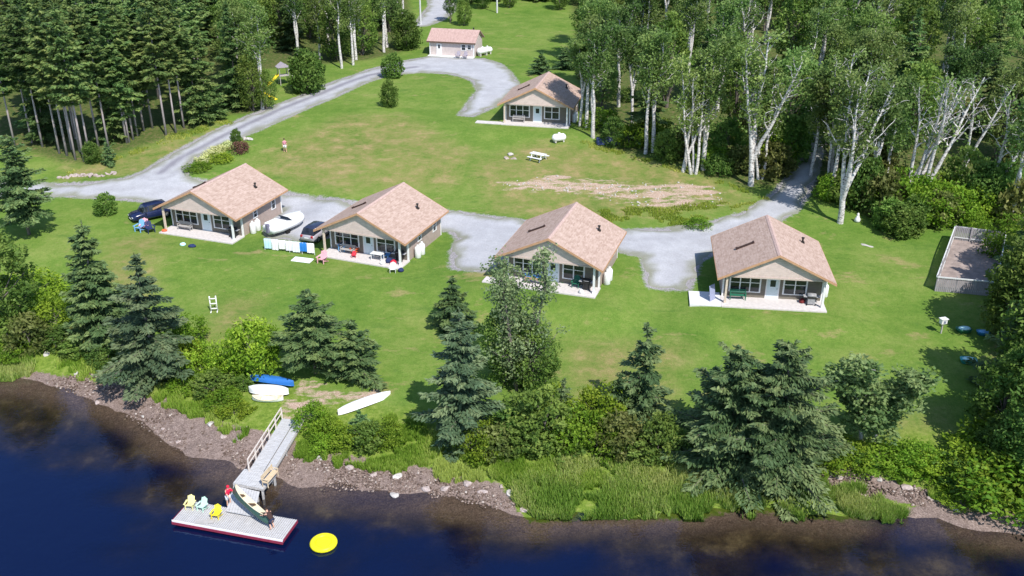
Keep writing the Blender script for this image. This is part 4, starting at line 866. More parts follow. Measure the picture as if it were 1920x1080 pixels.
m.add(vs, [(i*(gx+1)+j, (i+1)*(gx+1)+j, (i+1)*(gx+1)+j+1, i*(gx+1)+j+1) for i in range(gx) for j in range(gx)]); m.build('sand_floor', plain('pinkish_sand', (.3, .245, .225), .95, .25, 1.2, bmp=.3), q)
# sign box on post, plastic tubs at right
q = thing('post_box', P(1764, 625), R(15), 'white box on a short post standing in the right lawn', 'post box')
MB().box(-.05, .05, -.05, .05, 0, 1.0).build('post', WOODG, q); MB().box(-.28, .28, -.2, .2, .98, 1.42).build('box', WHITE, q, bevel=.02); MB().box(-.12, .12, -.215, -.2, 1.05, 1.3).build('panel', plain('slate', (.2, .22, .32), .6), q); MB().box(-.33, .33, -.26, .26, 1.42, 1.47).build('lid', WHITE, q)
def tub(u, v, rz, mat, lid, label, s=1):
    q = thing('sandbox', P(u, v), rz, label, 'plastic box'); q.scale = (s, s, s); MB().loft([[(x*k, y*k, z) for x, y in [(.62*abs(cos(a))**.6*(1 if cos(a) > 0 else -1), .42*abs(sin(a))**.6*(1 if sin(a) > 0 else -1)) for a in [2*pi*j/20 for j in range(20)]]] for z, k in ((0, .85), (.28, 1), (.3, 1.04), (.33, 1.04))]).build('basin', mat, q, True)
    MB().loft([[(x*k+.06, y*k, z) for x, y in [(.55*cos(a), .36*sin(a)) for a in [2*pi*j/20 for j in range(20)]]] for z, k in ((.331, 1), (.4, .8), (.43, .3))]).build('lid', lid, q, True); return q
tub(1806, 622, .1, P_GR, plain('pale_aqua', (.55, .85, .85)), 'green plastic box with a pale lid on the lawn beside the white post box', 1.05)
tub(1843, 627, -.2, plain('deep_blue_plastic', (.03, .2, .4), .4), P_LB, 'blue plastic box half under the trees right of the green one', .9); tub(1815, 680, -.3, P_TQ, MATS['pale_aqua'], 'turquoise plastic box alone at the edge of the tree shade', 1.05)
# blue tarp bench in the wood right of upper cabin
q = thing('picnic_shelter', P(1140, 270), R(5), 'low dark blue covered stack with a thin post in the shade of the birches', 'covered stack'); MB().box(-1.5, 1.5, -.6, .6, 0, .8).build('stack', plain('tarp_blue', (.05, .07, .2), .6, .2, 2, bmp=.3), q, bevel=.1)
m = MB(); m.bar((.2, .7, 0), (.2, .7, 2.6), .09); m.bar((-.5, .7, 2.5), (.9, .7, 2.5), .07); m.build('post', plain('dull_post', (.25, .26, .3), .8), q)
# playset
q = thing('playset', P(533, 158), R(-20), 'wooden climbing frame with a yellow slide at the wood edge', 'climbing frame'); m = MB()
for x in (-.7, .7):
    for y in (-.6, .6): m.box(x-.05, x+.05, y-.05, y+.05, 0, 3.0)
m.build('post', WOODG, q); MB().box(-.8, .8, -.7, .7, 1.4, 1.5).build('platform', WOODG, q); MB().prism([(-.95, 2.75), (.95, 2.75), (0, 3.4)], -.85, .85).build('roof', plain('lilac_grey', (.42, .38, .45), .8), q)
m = MB(); rg_ = [[(-.75-t*1.9, -.15, 1.52*(1-t)**1.1+.12), (-.75-t*1.9, -.13, 1.52*(1-t)**1.1), (-.75-t*1.9, .43, 1.52*(1-t)**1.1), (-.75-t*1.9, .45, 1.52*(1-t)**1.1+.22), (-.75-t*1.9, .5, 1.52*(1-t)**1.1+.22), (-.75-t*1.9, .5, 1.52*(1-t)**1.1-.06), (-.75-t*1.9, -.2, 1.52*(1-t)**1.1-.06), (-.75-t*1.9, -.2, 1.52*(1-t)**1.1+.22)] for t in [i/8 for i in range(9)]]
m.loft(rg_); m.build('slide', P_YE, q, True); m = MB(); m.bar((.7, -1.5, 0), (1.6, 0, 2.2), .09); m.bar((.7, 1.2, 0), (1.6, 0, 2.2), .09); m.bar((.7, 0, 2.2), (3.0, 0, 2.2), .09); m.bar((3.0, 0, 2.2), (2.3, -1.2, 0), .09); m.bar((3, 0, 2.2), (2.6, 1.2, 0), .09); m.build('swing_frame', WOODG, q); q.rotation_euler.z = R(160)
q.rotation_euler.z = R(28)
q = thing('toy_slide', P(509, 186), R(-25), 'small yellow toy slide on the grass below the climbing frame', 'toy slide'); MB().add([(-1, -.3, .75), (-1, .3, .75), (.9, .3, .08), (.9, -.3, .08), (-1, -.3, .65), (-1, .3, .65), (.9, .3, 0), (.9, -.3, 0)], [(0, 1, 2, 3), (7, 6, 5, 4), (0, 4, 5, 1), (1, 5, 6, 2), (2, 6, 7, 3), (3, 7, 4, 0)]).build('chute', P_YE, q); MB().box(-1.25, -1.02, -.32, .32, 0, .9).build('ladder', P_YE, q, bevel=.05)
# utility poles, chairs by shed
for u, v, lb in ((789, 46, 'pale utility pole behind the bright green tree left of the shed'), (932, 24, 'pale utility pole at the top edge of the far lawn')):
    q = thing('utility_pole', P(u, v), 0, lb, 'utility pole'); MB().tube([(0, 0, -.3), (0, 0, 9.5)], [.2, .13], 10).build('pole', plain('pale_pole', (.6, .6, .62), .8, .1, 2), q); MB().box(-1, 1, -.06, .06, 8.6, 8.75).build('crossarm', WOODG, q)
    for x in (-.85, 0, .85): MB().lathe([(8.76, .05), (8.95, .06), (9.0, .02)], 6, (x, 0, 0)).build('insulator', WHITE, q)
adirondack(LS(HW-2.6, -1.2, 0), sh_h, plain('mauve_grey', (.36, .33, .4), .8), 'grey chair in front of the shed, left of the pair', 1.1, 'chairs before the shed'); adirondack(LS(HW-1.3, -1.2, 0), sh_h, MATS['mauve_grey'], 'grey chair in front of the shed, right of the pair', 1.1, 'chairs before the shed')
# ================================================================ vegetation
class Leaves:
    def __init__(s, seed): s.r = np.random.default_rng(seed); s.c = []; s.d = []; s.l = []; s.w = []; s.t = []; s.n = []
    def add(s, c, d, l, w, t, flat=None):
        """c centres, d direction of the long axis, l/w half sizes, t tint, flat = preferred normal weight up"""
        n = len(c); s.c.append(c); s.d.append(d); s.l.append(np.full(n, l) if np.isscalar(l) else l); s.w.append(np.full(n, w) if np.isscalar(w) else w); s.t.append(t)
        nn = s.r.normal(size=(n, 3)); 
        if flat is not None: nn = nn*(1-flat)+np.array([0, 0, 1.])*flat*1.6
        s.n.append(nn)
    def build(s, name, mat, parent):
        c = np.concatenate(s.c); d = np.concatenate(s.d); l = np.concatenate(s.l)[:, None]; w = np.concatenate(s.w)[:, None]; t = np.concatenate(s.t); nn = np.concatenate(s.n)
        d = d/np.maximum(np.linalg.norm(d, axis=1, keepdims=True), 1e-6); sd = np.cross(d, nn); sd /= np.maximum(np.linalg.norm(sd, axis=1, keepdims=True), 1e-6)
        v = np.stack([c-d*l, c+sd*w-d*l*.1, c+d*l, c-sd*w-d*l*.1], 1).reshape(-1, 3); q = np.arange(len(v)).reshape(-1, 4)
        return rawmesh(name, v, q, mat, {'tint': np.repeat(np.clip(t, 0, 1), 4)}, parent)
def rnd(r, a, b, n=None): return r.uniform(a, b, n)
def conifer(seed, h, rb, bare=.05, mat=None, bark=None, tiers=None, per=7, top=.0, dens=1.0, name='spruce_tree', irregular=.15, power=.85, leafsz=.2, droop=.25, tr=.02, jz=.5):
    r = np.random.default_rng(seed); root = thing(name, (0, 0, -60)); m = MB()
    bend = r.uniform(-.02, .02, 2)*h; ax = lambda t: np.array([bend[0]*t*t, bend[1]*t*t, h*t])
    m.tube([tuple(ax(t)-np.array([0, 0, .4 if t == 0 else 0])) for t in (0, .25, .5, .75, 1)], [tr*h*.85*(1-t*.95) for t in (0, .25, .5, .75, 1)], 7)
    Lf = Leaves(seed); z = bare*h; dz = h*(1-bare)/(tiers or max(10, int(h*2.1)))
    k = 0
    while z < h*.985:
        t = z/h; tt = (z-bare*h)/(h*(1-bare)); R_ = rb*((1-tt)**power)*(1 if tt > .08 or bare > .2 else .75+3*tt); R_ = R_+.06*h*.2*(1-tt)
        if bare > .2: R_ = rb*min(1, .55+tt*2.2)*((1-tt)**.6)
        n = max(4, int(per*(.6+.6*(1-tt)))); a0 = r.uniform(0, 6.28)
        for b in range(n):
            a = a0+2*pi*b/n+r.uniform(-.3, .3); Lb = R_*r.uniform(1-irregular*1.6, 1+irregular); zz = min(h*.985, z+r.uniform(-jz, jz)*dz)
            if Lb < .12: Lb = .12
            o = ax(zz/h); dirv = np.array([cos(a), sin(a), 0]); sidev = np.array([-sin(a), cos(a), 0]); up0 = .25*(tt)-droop*(1-tt)*.4+r.normal()*.12*jz
            ns = max(3, int(Lb/.13*dens)); s_ = np.linspace(.12, 1, ns); dv = -droop*Lb*(s_**1.5)*(1-tt*.8)+.12*Lb*s_**3+up0*Lb*s_
            ctr = o+dirv*(s_*Lb)[:, None]+np.array([0, 0, 1])*dv[:, None]
            if bare > .2 or Lb > 1.2: m.tube([tuple(o), tuple(ctr[ns//2]), tuple(ctr[-1])], [.012*Lb+.012, .008*Lb+.006, .004], 4, cap=False)
            bt = r.uniform(.25, .75)
            for sgn in (-1, 0, 1):
                wl_ = Lb*.38*(1-s_*.75)*abs(sgn)+.05
                kk = 3 if sgn else 2
                for j in range(kk):
                    f = (j+.6)/kk; p = ctr+sidev*(sgn*wl_*f)[:, None]+dirv*(wl_*f*.5)[:, None]+r.normal(size=(ns, 3))*.05; p[:, 2] -= wl_*f*.18*abs(sgn)
                    dd = dirv*(.8 if sgn else 1)+sidev*sgn*.7+r.normal(size=(ns, 3))*.25; dd[:, 2] -= .15
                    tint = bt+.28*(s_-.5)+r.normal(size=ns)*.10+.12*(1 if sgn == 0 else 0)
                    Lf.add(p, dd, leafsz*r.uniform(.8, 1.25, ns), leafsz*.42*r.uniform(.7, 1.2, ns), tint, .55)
        z += dz*r.uniform(.8, 1.2); k += 1
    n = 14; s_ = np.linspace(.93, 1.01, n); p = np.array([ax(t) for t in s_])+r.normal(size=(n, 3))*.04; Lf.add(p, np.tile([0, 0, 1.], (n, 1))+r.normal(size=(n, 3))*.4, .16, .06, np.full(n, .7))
    m.build('trunk', bark or M_BARK, root, True); Lf.build('crown', mat or M_SPR, root); return root
def limb(m, p, d, ln, r0, r1, rr, n=5, seg=5, wig=.1, up=.0):
    pts = [p]; dd = d/np.linalg.norm(d)
    for i in range(seg):
        dd = dd+rr.normal(size=3)*wig+np.array([0, 0, up]); dd /= np.linalg.norm(dd); pts.append(pts[-1]+dd*ln/seg)
    m.tube([tuple(x) for x in pts], list(np.linspace(r0, r1, len(pts))), n, cap=False); return pts, dd
def clump(Lf, r, c, rad, n, sz, tint, flat=.25, squash=.7):
    v = r.normal(size=(n, 3)); v /= np.linalg.norm(v, axis=1, keepdims=True); rr = r.uniform(.35, 1, (n, 1))**.6; p = v*rr*rad*np.array([1, 1, squash])*(1+.25*np.sin(v[:, :1]*5+c[0])); d = v*.6+r.normal(size=(n, 3))*.7
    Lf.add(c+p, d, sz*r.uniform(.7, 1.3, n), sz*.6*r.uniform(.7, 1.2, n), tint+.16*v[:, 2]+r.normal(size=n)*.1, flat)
def birch(seed, h, stems=1, spread=.12, lean=(0, 0), fullness=1.0, leaf=.17, bareh=.4, crown=1.0, mat=None, bark=None, name='birch_tree', thick=1.0, nl=26, fork=0, crad=.06):
    r = np.random.default_rng(seed); root = thing(name, (0, 0, -60)); m = MB(); Lf = Leaves(seed); a0 = r.uniform(0, 6.28)
    for s in range(stems):
        a = a0+2*pi*s/stems+r.uniform(-.4, .4); hh = h*r.uniform(.82, 1.02); r0 = (.021*h*.6+.02)*thick*(1 if stems == 1 else .8)
        d0 = np.array([cos(a)*spread*(stems > 1)+lean[0], sin(a)*spread*(stems > 1)*.8+lean[1], 1.0]); p0 = np.array([cos(a)*.25*(stems > 1), sin(a)*.25*(stems > 1), -.3])
        if fork:
            if s == 0: bole, _ = limb(m, np.array([0, 0, -.3]), np.array([lean[0], lean[1], 1.]), h*fork+.3, r0*1.35, r0*1.1, r, 8, 3, .03)
            p0 = bole[-1]-np.array([0, 0, .15]); hh = hh*(1-fork)
        pts, dd = limb(m, p0, d0, hh, r0, r0*.22, r, 7, 9, .07, .03); P_ = np.array(pts)
        nb = int(11*crown)
        for b in range(nb):
            t = bareh+(1-bareh)*(b+r.uniform(0, 1))/nb*.97; i = min(8, int(t*9)); f = t*9-i; p = P_[i]*(1-f)+P_[i+1]*f; aa = r.uniform(0, 6.28); L_ = h*.21*(1.12-t*.75)*r.uniform(.7, 1.25); rb = r0*(1-t*.75)*.6
            dv = np.array([cos(aa)*.75, sin(aa)*.75, .75+r.uniform(0, .4)]); q, d2 = limb(m, p, dv, L_, rb, rb*.25, r, 5, 4, .14, .05)
            ct = r.uniform(.2, .8)
            for j in range(1, 5):
                for z in range(2):
                    a3 = r.uniform(0, 6.28); q2, d3 = limb(m, q[j], np.array([cos(a3), sin(a3), .45]), L_*.36*r.uniform(.6, 1.2), rb*.35, .012, r, 3, 2, .2, 0) if (z == 0) else ([q[j], q[j]+r.normal(size=3)*.35], None)
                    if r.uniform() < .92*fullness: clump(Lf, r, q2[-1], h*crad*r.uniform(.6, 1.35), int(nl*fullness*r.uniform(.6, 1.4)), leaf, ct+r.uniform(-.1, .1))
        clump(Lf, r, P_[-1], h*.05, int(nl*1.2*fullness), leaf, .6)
    m.build('trunk', bark or M_BIRK, root, True); Lf.build('crown', mat or M_BIR, root); return root
def broadleaf(seed, h, rx, mat=None, trunkh=.2, clumps=60, leaf=.15, nl=90, name='deciduous_tree', bark=None, shape=1.0, cr=.2):
    r = np.random.default_rng(seed); root = thing(name, (0, 0, -60)); m = MB(); Lf = Leaves(seed)
    r0 = max(.05, h*.022); pts, _ = limb(m, np.array([0, 0, -.3]), np.array([r.uniform(-.1, .1), r.uniform(-.1, .1), 1]), h*.75, r0, r0*.3, r, 7, 6, .05)
    cz0 = trunkh*h; cz1 = h
    for k in range(clumps):
        t = (k+.5)/clumps; z = cz0+(cz1-cz0)*t; u = (z-cz0)/(cz1-cz0); prof = (sin(pi*min(1, u*.82+.14))**.7)*shape+(1-u)*(1-shape); a = k*2.4+r.uniform(-.5, .5); rr = rx*prof*r.uniform(.55, 1.05)**.6
        c = np.array([cos(a)*rr, sin(a)*rr, z*r.uniform(.94, 1.04)]); rad = rx*cr*r.uniform(.75, 1.45)
        if k % 3 == 0: b = np.array(pts[min(5, int(u*5))]); m.tube([tuple(b), tuple((b+c)/2+np.array([0, 0, -.1])), tuple(c)], [r0*.35, r0*.22, .01], 4, cap=False)
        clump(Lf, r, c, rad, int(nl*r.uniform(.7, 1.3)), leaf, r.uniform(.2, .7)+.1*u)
    m.build('trunk', bark or M_BARK, root, True); Lf.build('crown', mat or M_DEC, root); return root
USED = {}; PL = {'leafy tree': 'leafy trees', 'birch': 'birches', 'conifer': 'conifers'}
def put(proto, u, v, rz=None, s=1.0, label=None, cat='tree', group=None, w=None, dz=-.05):
    p = P(u, v) if w is None else Vector((w[0], w[1], float(T(w[0], w[1])))); p.z += dz
    rz = random.uniform(0, 6.28) if rz is None else rz; sc = s if hasattr(s, '__len__') else (s, s, s)
    if proto.name not in USED:
        USED[proto.name] = 1; proto.location = p; proto.rotation_euler = (0, 0, rz); proto.scale = sc; return tag(proto, label, cat, group)
    USED[proto.name] += 1; o = dup(proto, p, rz, sc)
    if 'group' in o: del o['group']
    return tag(o, label, cat, group)
# ---- waterfront conifers and trees (each its own)
s1 = conifer(1, 11.0, 2.7, .03, M_SPR, per=9, droop=.3, dens=1.15, power=.7, jz=.9); put(s1, 193, 640, s=(1.15, 1.15, 1.02), label='tall narrow blue green spruce left of the shore, below the dark blue car')
s2 = conifer(2, 11.0, 3.2, .06, M_SPB, per=8, irregular=.5, droop=.3, dens=1.1, jz=1.4); put(s2, 292, 705, s=(1.12, 1.12, 1.0), label='ragged blue spruce standing right at the left shore above the stony beach')
s3 = conifer(3, 10.6, 2.7, .03, M_SPB, per=9, irregular=.4, dens=1.2, jz=1.3, power=.7); put(s3, 868, 822, label='narrow dark spruce left of centre with its shadow on the lawn beside it')
s4 = conifer(4, 8.4, 2.6, .08, M_SPG, per=6, irregular=.4, dens=1.05, jz=1.2, droop=.45); put(s4, 1205, 790, label='open pointed spruce standing alone behind the middle bank shrubs')
s5 = conifer(5, 9.4, 4.1, .03, M_SPG, per=11, irregular=.35, droop=.22, dens=1.15, leafsz=.2, power=.62, jz=1.5); put(s5, 1365, 868, label='broad spruce forming the left half of the big dark clump at the waterline', s=(1, 1, 1.0)); s5b = conifer(55, 9.8, 4.2, .05, M_SPG, per=11, irregular=.4, droop=.2, dens=1.15, leafsz=.2, power=.6, jz=1.6); put(s5b, 1455, 885, 2.0, (1, 1, 1.05), label='broad spruce forming the right half of the big dark clump at the waterline')
s6 = conifer(6, 10.0, 3.2, .22, M_SPR, per=7, irregular=.35, dens=1.1, leafsz=.2); put(s6, 55, 440, label='big ragged conifer left of the road end, by the left picture edge', s=1.08); put(s6, 592, 700, 1.0, (1.0, 1.0, .74), label='dark fir tallest of the trio above the beached boats')
s7 = conifer(7, 5.0, 2.3, .1, M_SPR, per=7, irregular=.35, dens=1.1); put(s7, 665, 708, label='low fir rightmost of the trio above the beached boats', s=(1.15, 1.15, 1.05)); put(s7, 852, 615, 2, 1.0, label='small dark fir on the lawn left of the tall leafy tree')
put(s7, 1158, 790, 3.5, .85, label='small dark fir at the left foot of the open pointed spruce')
put(s4, 1055, 800, 1.0, .5, label='tiny spruce tip rising out of the middle bank shrubs')
put(s7, 675, 815, 5.0, .45, label='stubby dark fir among the shrubs right of the gangway')
b1b = broadleaf(15, 4.6, 2.1, M_BRT, .12, 50, .15, 90, cr=.33)
b1 = broadleaf(11, 9.2, 2.3, M_DEC, .12, 70, .15, 100, cr=.28); put(b1, 20, 620, label='large bright leafy tree at the left picture edge above the shore', s=(1.25, 1.25, 1.0)); put(b1b, 478, 700, 2, (1, 1, 1), label='bright green leafy tree leftmost of the trio above the beached boats')
LF = leafm('silver_willow_leaves', (.08, .12, .05), (.18, .24, .1), (.32, .37, .18), .35, .1)
b2 = birch(12, 12.4, 3, .12, fullness=.9, bareh=.08, crown=1.7, mat=LF, name='deciduous_tree', nl=30, leaf=.12, bark=M_BARK, crad=.05); put(b2, 972, 728, .4, (1.1, 1.1, 1.0), label='tall grey green leafy tree in front of the cabin with blue chairs')
b2b = broadleaf(16, 6.6, 1.9, M_DEC, .08, 60, .13, 90, cr=.32); put(b2b, 950, 715, 1, (1, 1, 1), label='dense dark green leafy tree at the foot of the tall grey green one, left side'); put(b2b, 1000, 728, 3, (.95, .95, .85), label='dense dark green leafy tree at the foot of the tall grey green one, right side')
b3 = birch(13, 9.0, 2, .16, fullness=1.25, bareh=.15, crown=1.7, mat=leafm('cool_green_leaves', (.055, .13, .04), (.14, .25, .08), (.29, .39, .15), .38, .05), name='deciduous_tree', nl=34, leaf=.13); put(b3, 1625, 825, 3.6, (1.5, 1.5, .95), label='multi stemmed leafy tree right of the big spruce clump')
# ---- lawn shrubs
sh1 = broadleaf(21, 3.2, 1.35, M_DEC, .03, 40, .12, 110, 'round_shrub', cr=.42)
put(sh1, 738, 145, .3, (1.15, 1.15, 1.15), 'round leafy shrub at the bend of the gravel lane', 'shrub'); put(sh1, 731, 200, 2, (.8, .8, 1.15), 'upright oval shrub alone on the upper lawn', 'shrub')
put(sh1, 201, 400, 1, (.85, .85, .7), 'dark round shrub by the road left of the dark blue car', 'shrub'); put(sh1, 1688, 440, 3, (1.4, 1.3, 1.0), 'bushy green conifer like shrub at the wood edge right of the white birch', 'shrub')
put(sh1, 576, 172, 4, (1.9, 1.8, 1.9), 'large rounded shrub between the lane and the climbing frame', 'shrub'); put(sh1, 762, 92, 5, (1.7, 1.6, 2.0), 'bright rounded tree left of the shed', 'tree')
put(sh1, 175, 305, 5, (.7, .7, .8), 'small bright bush in front of the conifer trunks', 'shrub'); put(s7, 205, 310, 5, (.45, .45, .7), label='small dark fir beside the small bright bush at the conifer edge')
fl = broadleaf(22, .9, 1.1, M_YEL, 0, 16, .09, 80, 'flower_clump', cr=.4)
for i, (u, v, s, lb) in enumerate(((384, 303, 1.0, 'pale yellow flower clump nearest the roof in the lane side bed'), (398, 292, 1.0, 'pale yellow flower clump second along the lane side bed'), (413, 283, 1.05, 'pale yellow flower clump at the middle of the lane side bed'), (428, 275, .9, 'pale yellow flower clump at the upper end of the lane side bed'))): put(fl, u, v, i, (s, s, .7), lb, 'flowers')
gb = broadleaf(23, 1.5, 1.3, M_BRT, 0, 20, .1, 80, 'low_shrub', cr=.42); put(gb, 415, 302, 1, (1.1, 1.1, .6), 'low green plant patch below the pale flowers in the lane side bed', 'shrub'); put(gb, 372, 318, 1, (1.3, 1.1, .5), 'low green plant patch at the lower end of the lane side bed', 'shrub')
rb_ = broadleaf(24, 1.3, 1.0, M_RDL, 0, 16, .1, 80, 'reddish_shrub', cr=.42); put(rb_, 452, 285, 1, (1, 1, 1), 'reddish shrub at the upper end of the lane side bed', 'shrub'); put(sh1, 444, 270, 1, (.5, .5, .6), 'dark green bush behind the reddish shrub in the lane side bed', 'shrub')
rock(P(468, 262), (.6, .5, .45), RKW, 'white boulder at the upper end of the lane side flower bed', 95); rock(P(458, 262), (.4, .4, .4), RKW, 'smaller white boulder beside the larger one at the flower bed', 96)
put(gb, 1310, 425, 2, (1.0, 1, .6), 'low dark plant beside the main road under the bare patch', 'shrub'); put(s7, 1015, 138, 1, (.9, .9, .7), label='dark low conifer directly behind the upper cabin roof, left'); put(s7, 1060, 130, 3, (1.0, 1.0, .75), label='dark low conifer directly behind the upper cabin roof, right')
# ---- bank shrubs
bs = [broadleaf(31, 2.2, 1.9, M_BRT, 0, 26, .11, 95, 'bank_shrub', cr=.3), broadleaf(32, 2.0, 1.7, M_DEC, 0, 22, .12, 100, 'bank_shrub', cr=.34), broadleaf(33, 3.1, 1.4, M_DEC, 0, 30, .12, 90, 'bank_shrub', cr=.32), broadleaf(34, 2.6, 1.5, M_OLV, 0, 28, .15, 75, 'bank_shrub', cr=.33)]
BS = {'left bank by the blue spruces': [(20, 668, 1), (60, 655, 1.1), (105, 648, 1.1), (150, 665, 1), (205, 680, 1), (110, 610, 1.4), (50, 560, 1.7), (170, 650, .9), (20, 640, 1.3), (130, 670, .6)],
      'bank left of gangway': [(350, 650, 1.0), (345, 690, 1.1), (385, 705, 1.0), (400, 738, 1.1), (425, 758, .9), (360, 720, .9), (440, 775, .8), (410, 690, .7), (330, 670, .8), (455, 725, .6)],
      'bank right of gangway': [(590, 800, .8), (620, 820, .8), (655, 835, .8), (690, 835, .9), (720, 830, .8), (610, 845, .55)],
      'middle bank': [(895, 852, .9), (935, 850, 1.1), (975, 845, 1.2), (1015, 835, 1.3), (1050, 830, 1.2), (1085, 832, 1.3), (1120, 842, 1.1), (1160, 850, 1.1), (1200, 855, 1.1), (1235, 858, 1.0), (1000, 800, 1.2), (1040, 795, 1.1), (1130, 800, 1.2), (1215, 815, .9), (960, 825, 1), (1265, 855, .7), (1100, 800, 1.1), (910, 860, .7)],
      'right bank below the lawn': [(1515, 862, 1.1), (1548, 866, .9), (1585, 858, 1.2), (1615, 868, .8), (1650, 866, 1.1), (1682, 875, .8), (1712, 872, 1.1), (1742, 886, .8), (1775, 895, 1.1), (1812, 908, 1.3), (1850, 915, 1.6), (1890, 925, 1.9), (1790, 935, .8), (1905, 890, 2.2), (1835, 880, 1.5)]}
for gname, L_ in BS.items():
    for i, (u, v, s) in enumerate(L_):
        pr = bs[0] if ('gangway' in gname or 'right bank' in gname) and i % 3 else bs[(i*7+i//3) % 4]
        put(pr, u, v, None, (s*random.uniform(.9, 1.15), s*random.uniform(.9, 1.1), s*random.uniform(.45, 1.15)*(.62 if 'right bank b' in gname else 1)), 'leafy green shrub in the thicket on the '+gname, 'shrub', 'shrubs on the '+gname)
# ---- right edge trees
re = [broadleaf(41, 8.5, 2.6, M_DEC, .08, 70, .16, 110, cr=.28), conifer(42, 9.5, 2.6, .05, M_SPR, per=8, irregular=.35)]
for i, (u, v, s) in enumerate([(1900, 640, 1.1), (1945, 620, 1.2), (1890, 740, 1.1), (1940, 760, 1.2), (1880, 830, .95), (1925, 850, 1.1), (1965, 800, 1.2), (1910, 560, 1.0), (1960, 540, 1.2), (1870, 880, .6), (1990, 680, 1.3), (1905, 900, .8), (1960, 930, 1.0)]):
    put(re[1] if i in (2, 7) else re[0], u, v, None, (s, s, s*random.uniform(.85, 1.05)), 'dense leafy tree crowding the right picture edge beside the lawn' if i not in (2, 7) else 'dark conifer among the leafy trees of the right picture edge', 'tree', 'trees at the right picture edge' if i not in (2, 7) else 'conifers at the right picture edge')
# ---- left conifer wood
pin = [conifer(51, 17, 2.3, .48, M_PIN, M_BARKP, 24, 6, irregular=.45, dens=.62, leafsz=.3, droop=.2, tr=.011, jz=1.6), conifer(52, 18.5, 2.4, .42, M_PIN, M_BARKP, 26, 6, irregular=.45, dens=.62, leafsz=.3, droop=.2, tr=.0105, jz=1.6), conifer(53, 15.5, 2.5, .25, M_PIN, M_BARKP, 24, 6, irregular=.4, dens=.62, leafsz=.3, tr=.012, jz=1.5), conifer(54, 14, 2.7, .06, M_PIN, M_BARK, 24, 7, irregular=.35, dens=.65, leafsz=.28, tr=.012, jz=1.3)]
front = [(-10, 278, 0), (28, 272, 1), (60, 268, 0), (112, 288, 0), (126, 292, 1), (142, 300, 0), (158, 302, 1), (168, 292, 0), (185, 275, 0), (204, 280, 1), (238, 268, 0), (250, 262, 1), (258, 255, 0), (286, 240, 1), (312, 255, 1), (330, 250, 0), (345, 240, 0), (372, 232, 3), (392, 225, 3), (215, 262, 3), (80, 275, 0), (135, 280, 0), (270, 245, 2), (150, 285, 0)]
for u, v, k in front:
    put(pin[k], u, v, None, random.uniform(.92, 1.08), 'tall conifer with a bare pale trunk in the front row of the left wood' if k < 2 else 'bushy conifer in the front row of the left wood, foliage nearly to the ground', 'tree', 'front row bare trunked conifers of the left wood' if k < 2 else 'front row bushy conifers of the left wood')
def scatter(poly, n, mind, seed, inset=1.5, avoid=None, keep=None):
    r = np.random.default_rng(seed); a0 = poly.min(0); a1 = poly.max(0); out = []; tries = 0
    while len(out) < n and tries < n*60:
        tries += 1; x, y = r.uniform(a0[0], a1[0]), r.uniform(a0[1], a1[1])
        if sdf(poly, np.array([x]), np.array([y]))[0] < inset: continue
        if road_sd(np.array([x]), np.array([y]))[0] > -1.6: continue
        if any((x-p[0])**2+(y-p[1])**2 < mind**2 for p in out): continue
        # only what the view can hold
        zc = y*cos(PITCH)+(CAMZ-5)*sin(PITCH); uu = 960+FPX*x/zc
        if uu < -90 or uu > 2010: continue
        out.append((x, y))
    return out
for x, y in sorted(scatter(WOODL, 185, 3.0, 61, 2.2), key=lambda p: p[1]):
    k = random.choice((0, 1, 2, 3, 3, 2)); put(pin[k], 0, 0, None, random.uniform(.85, 1.12), 'tall dark conifer '+('far back in' if y > 165 else 'behind the front row of')+' the left wood, '+('at the picture edge' if x*FPX/(y*cos(PITCH)+16) < -760 else 'toward the lane'), 'tree', 'conifers inside the left wood', w=(x, y))
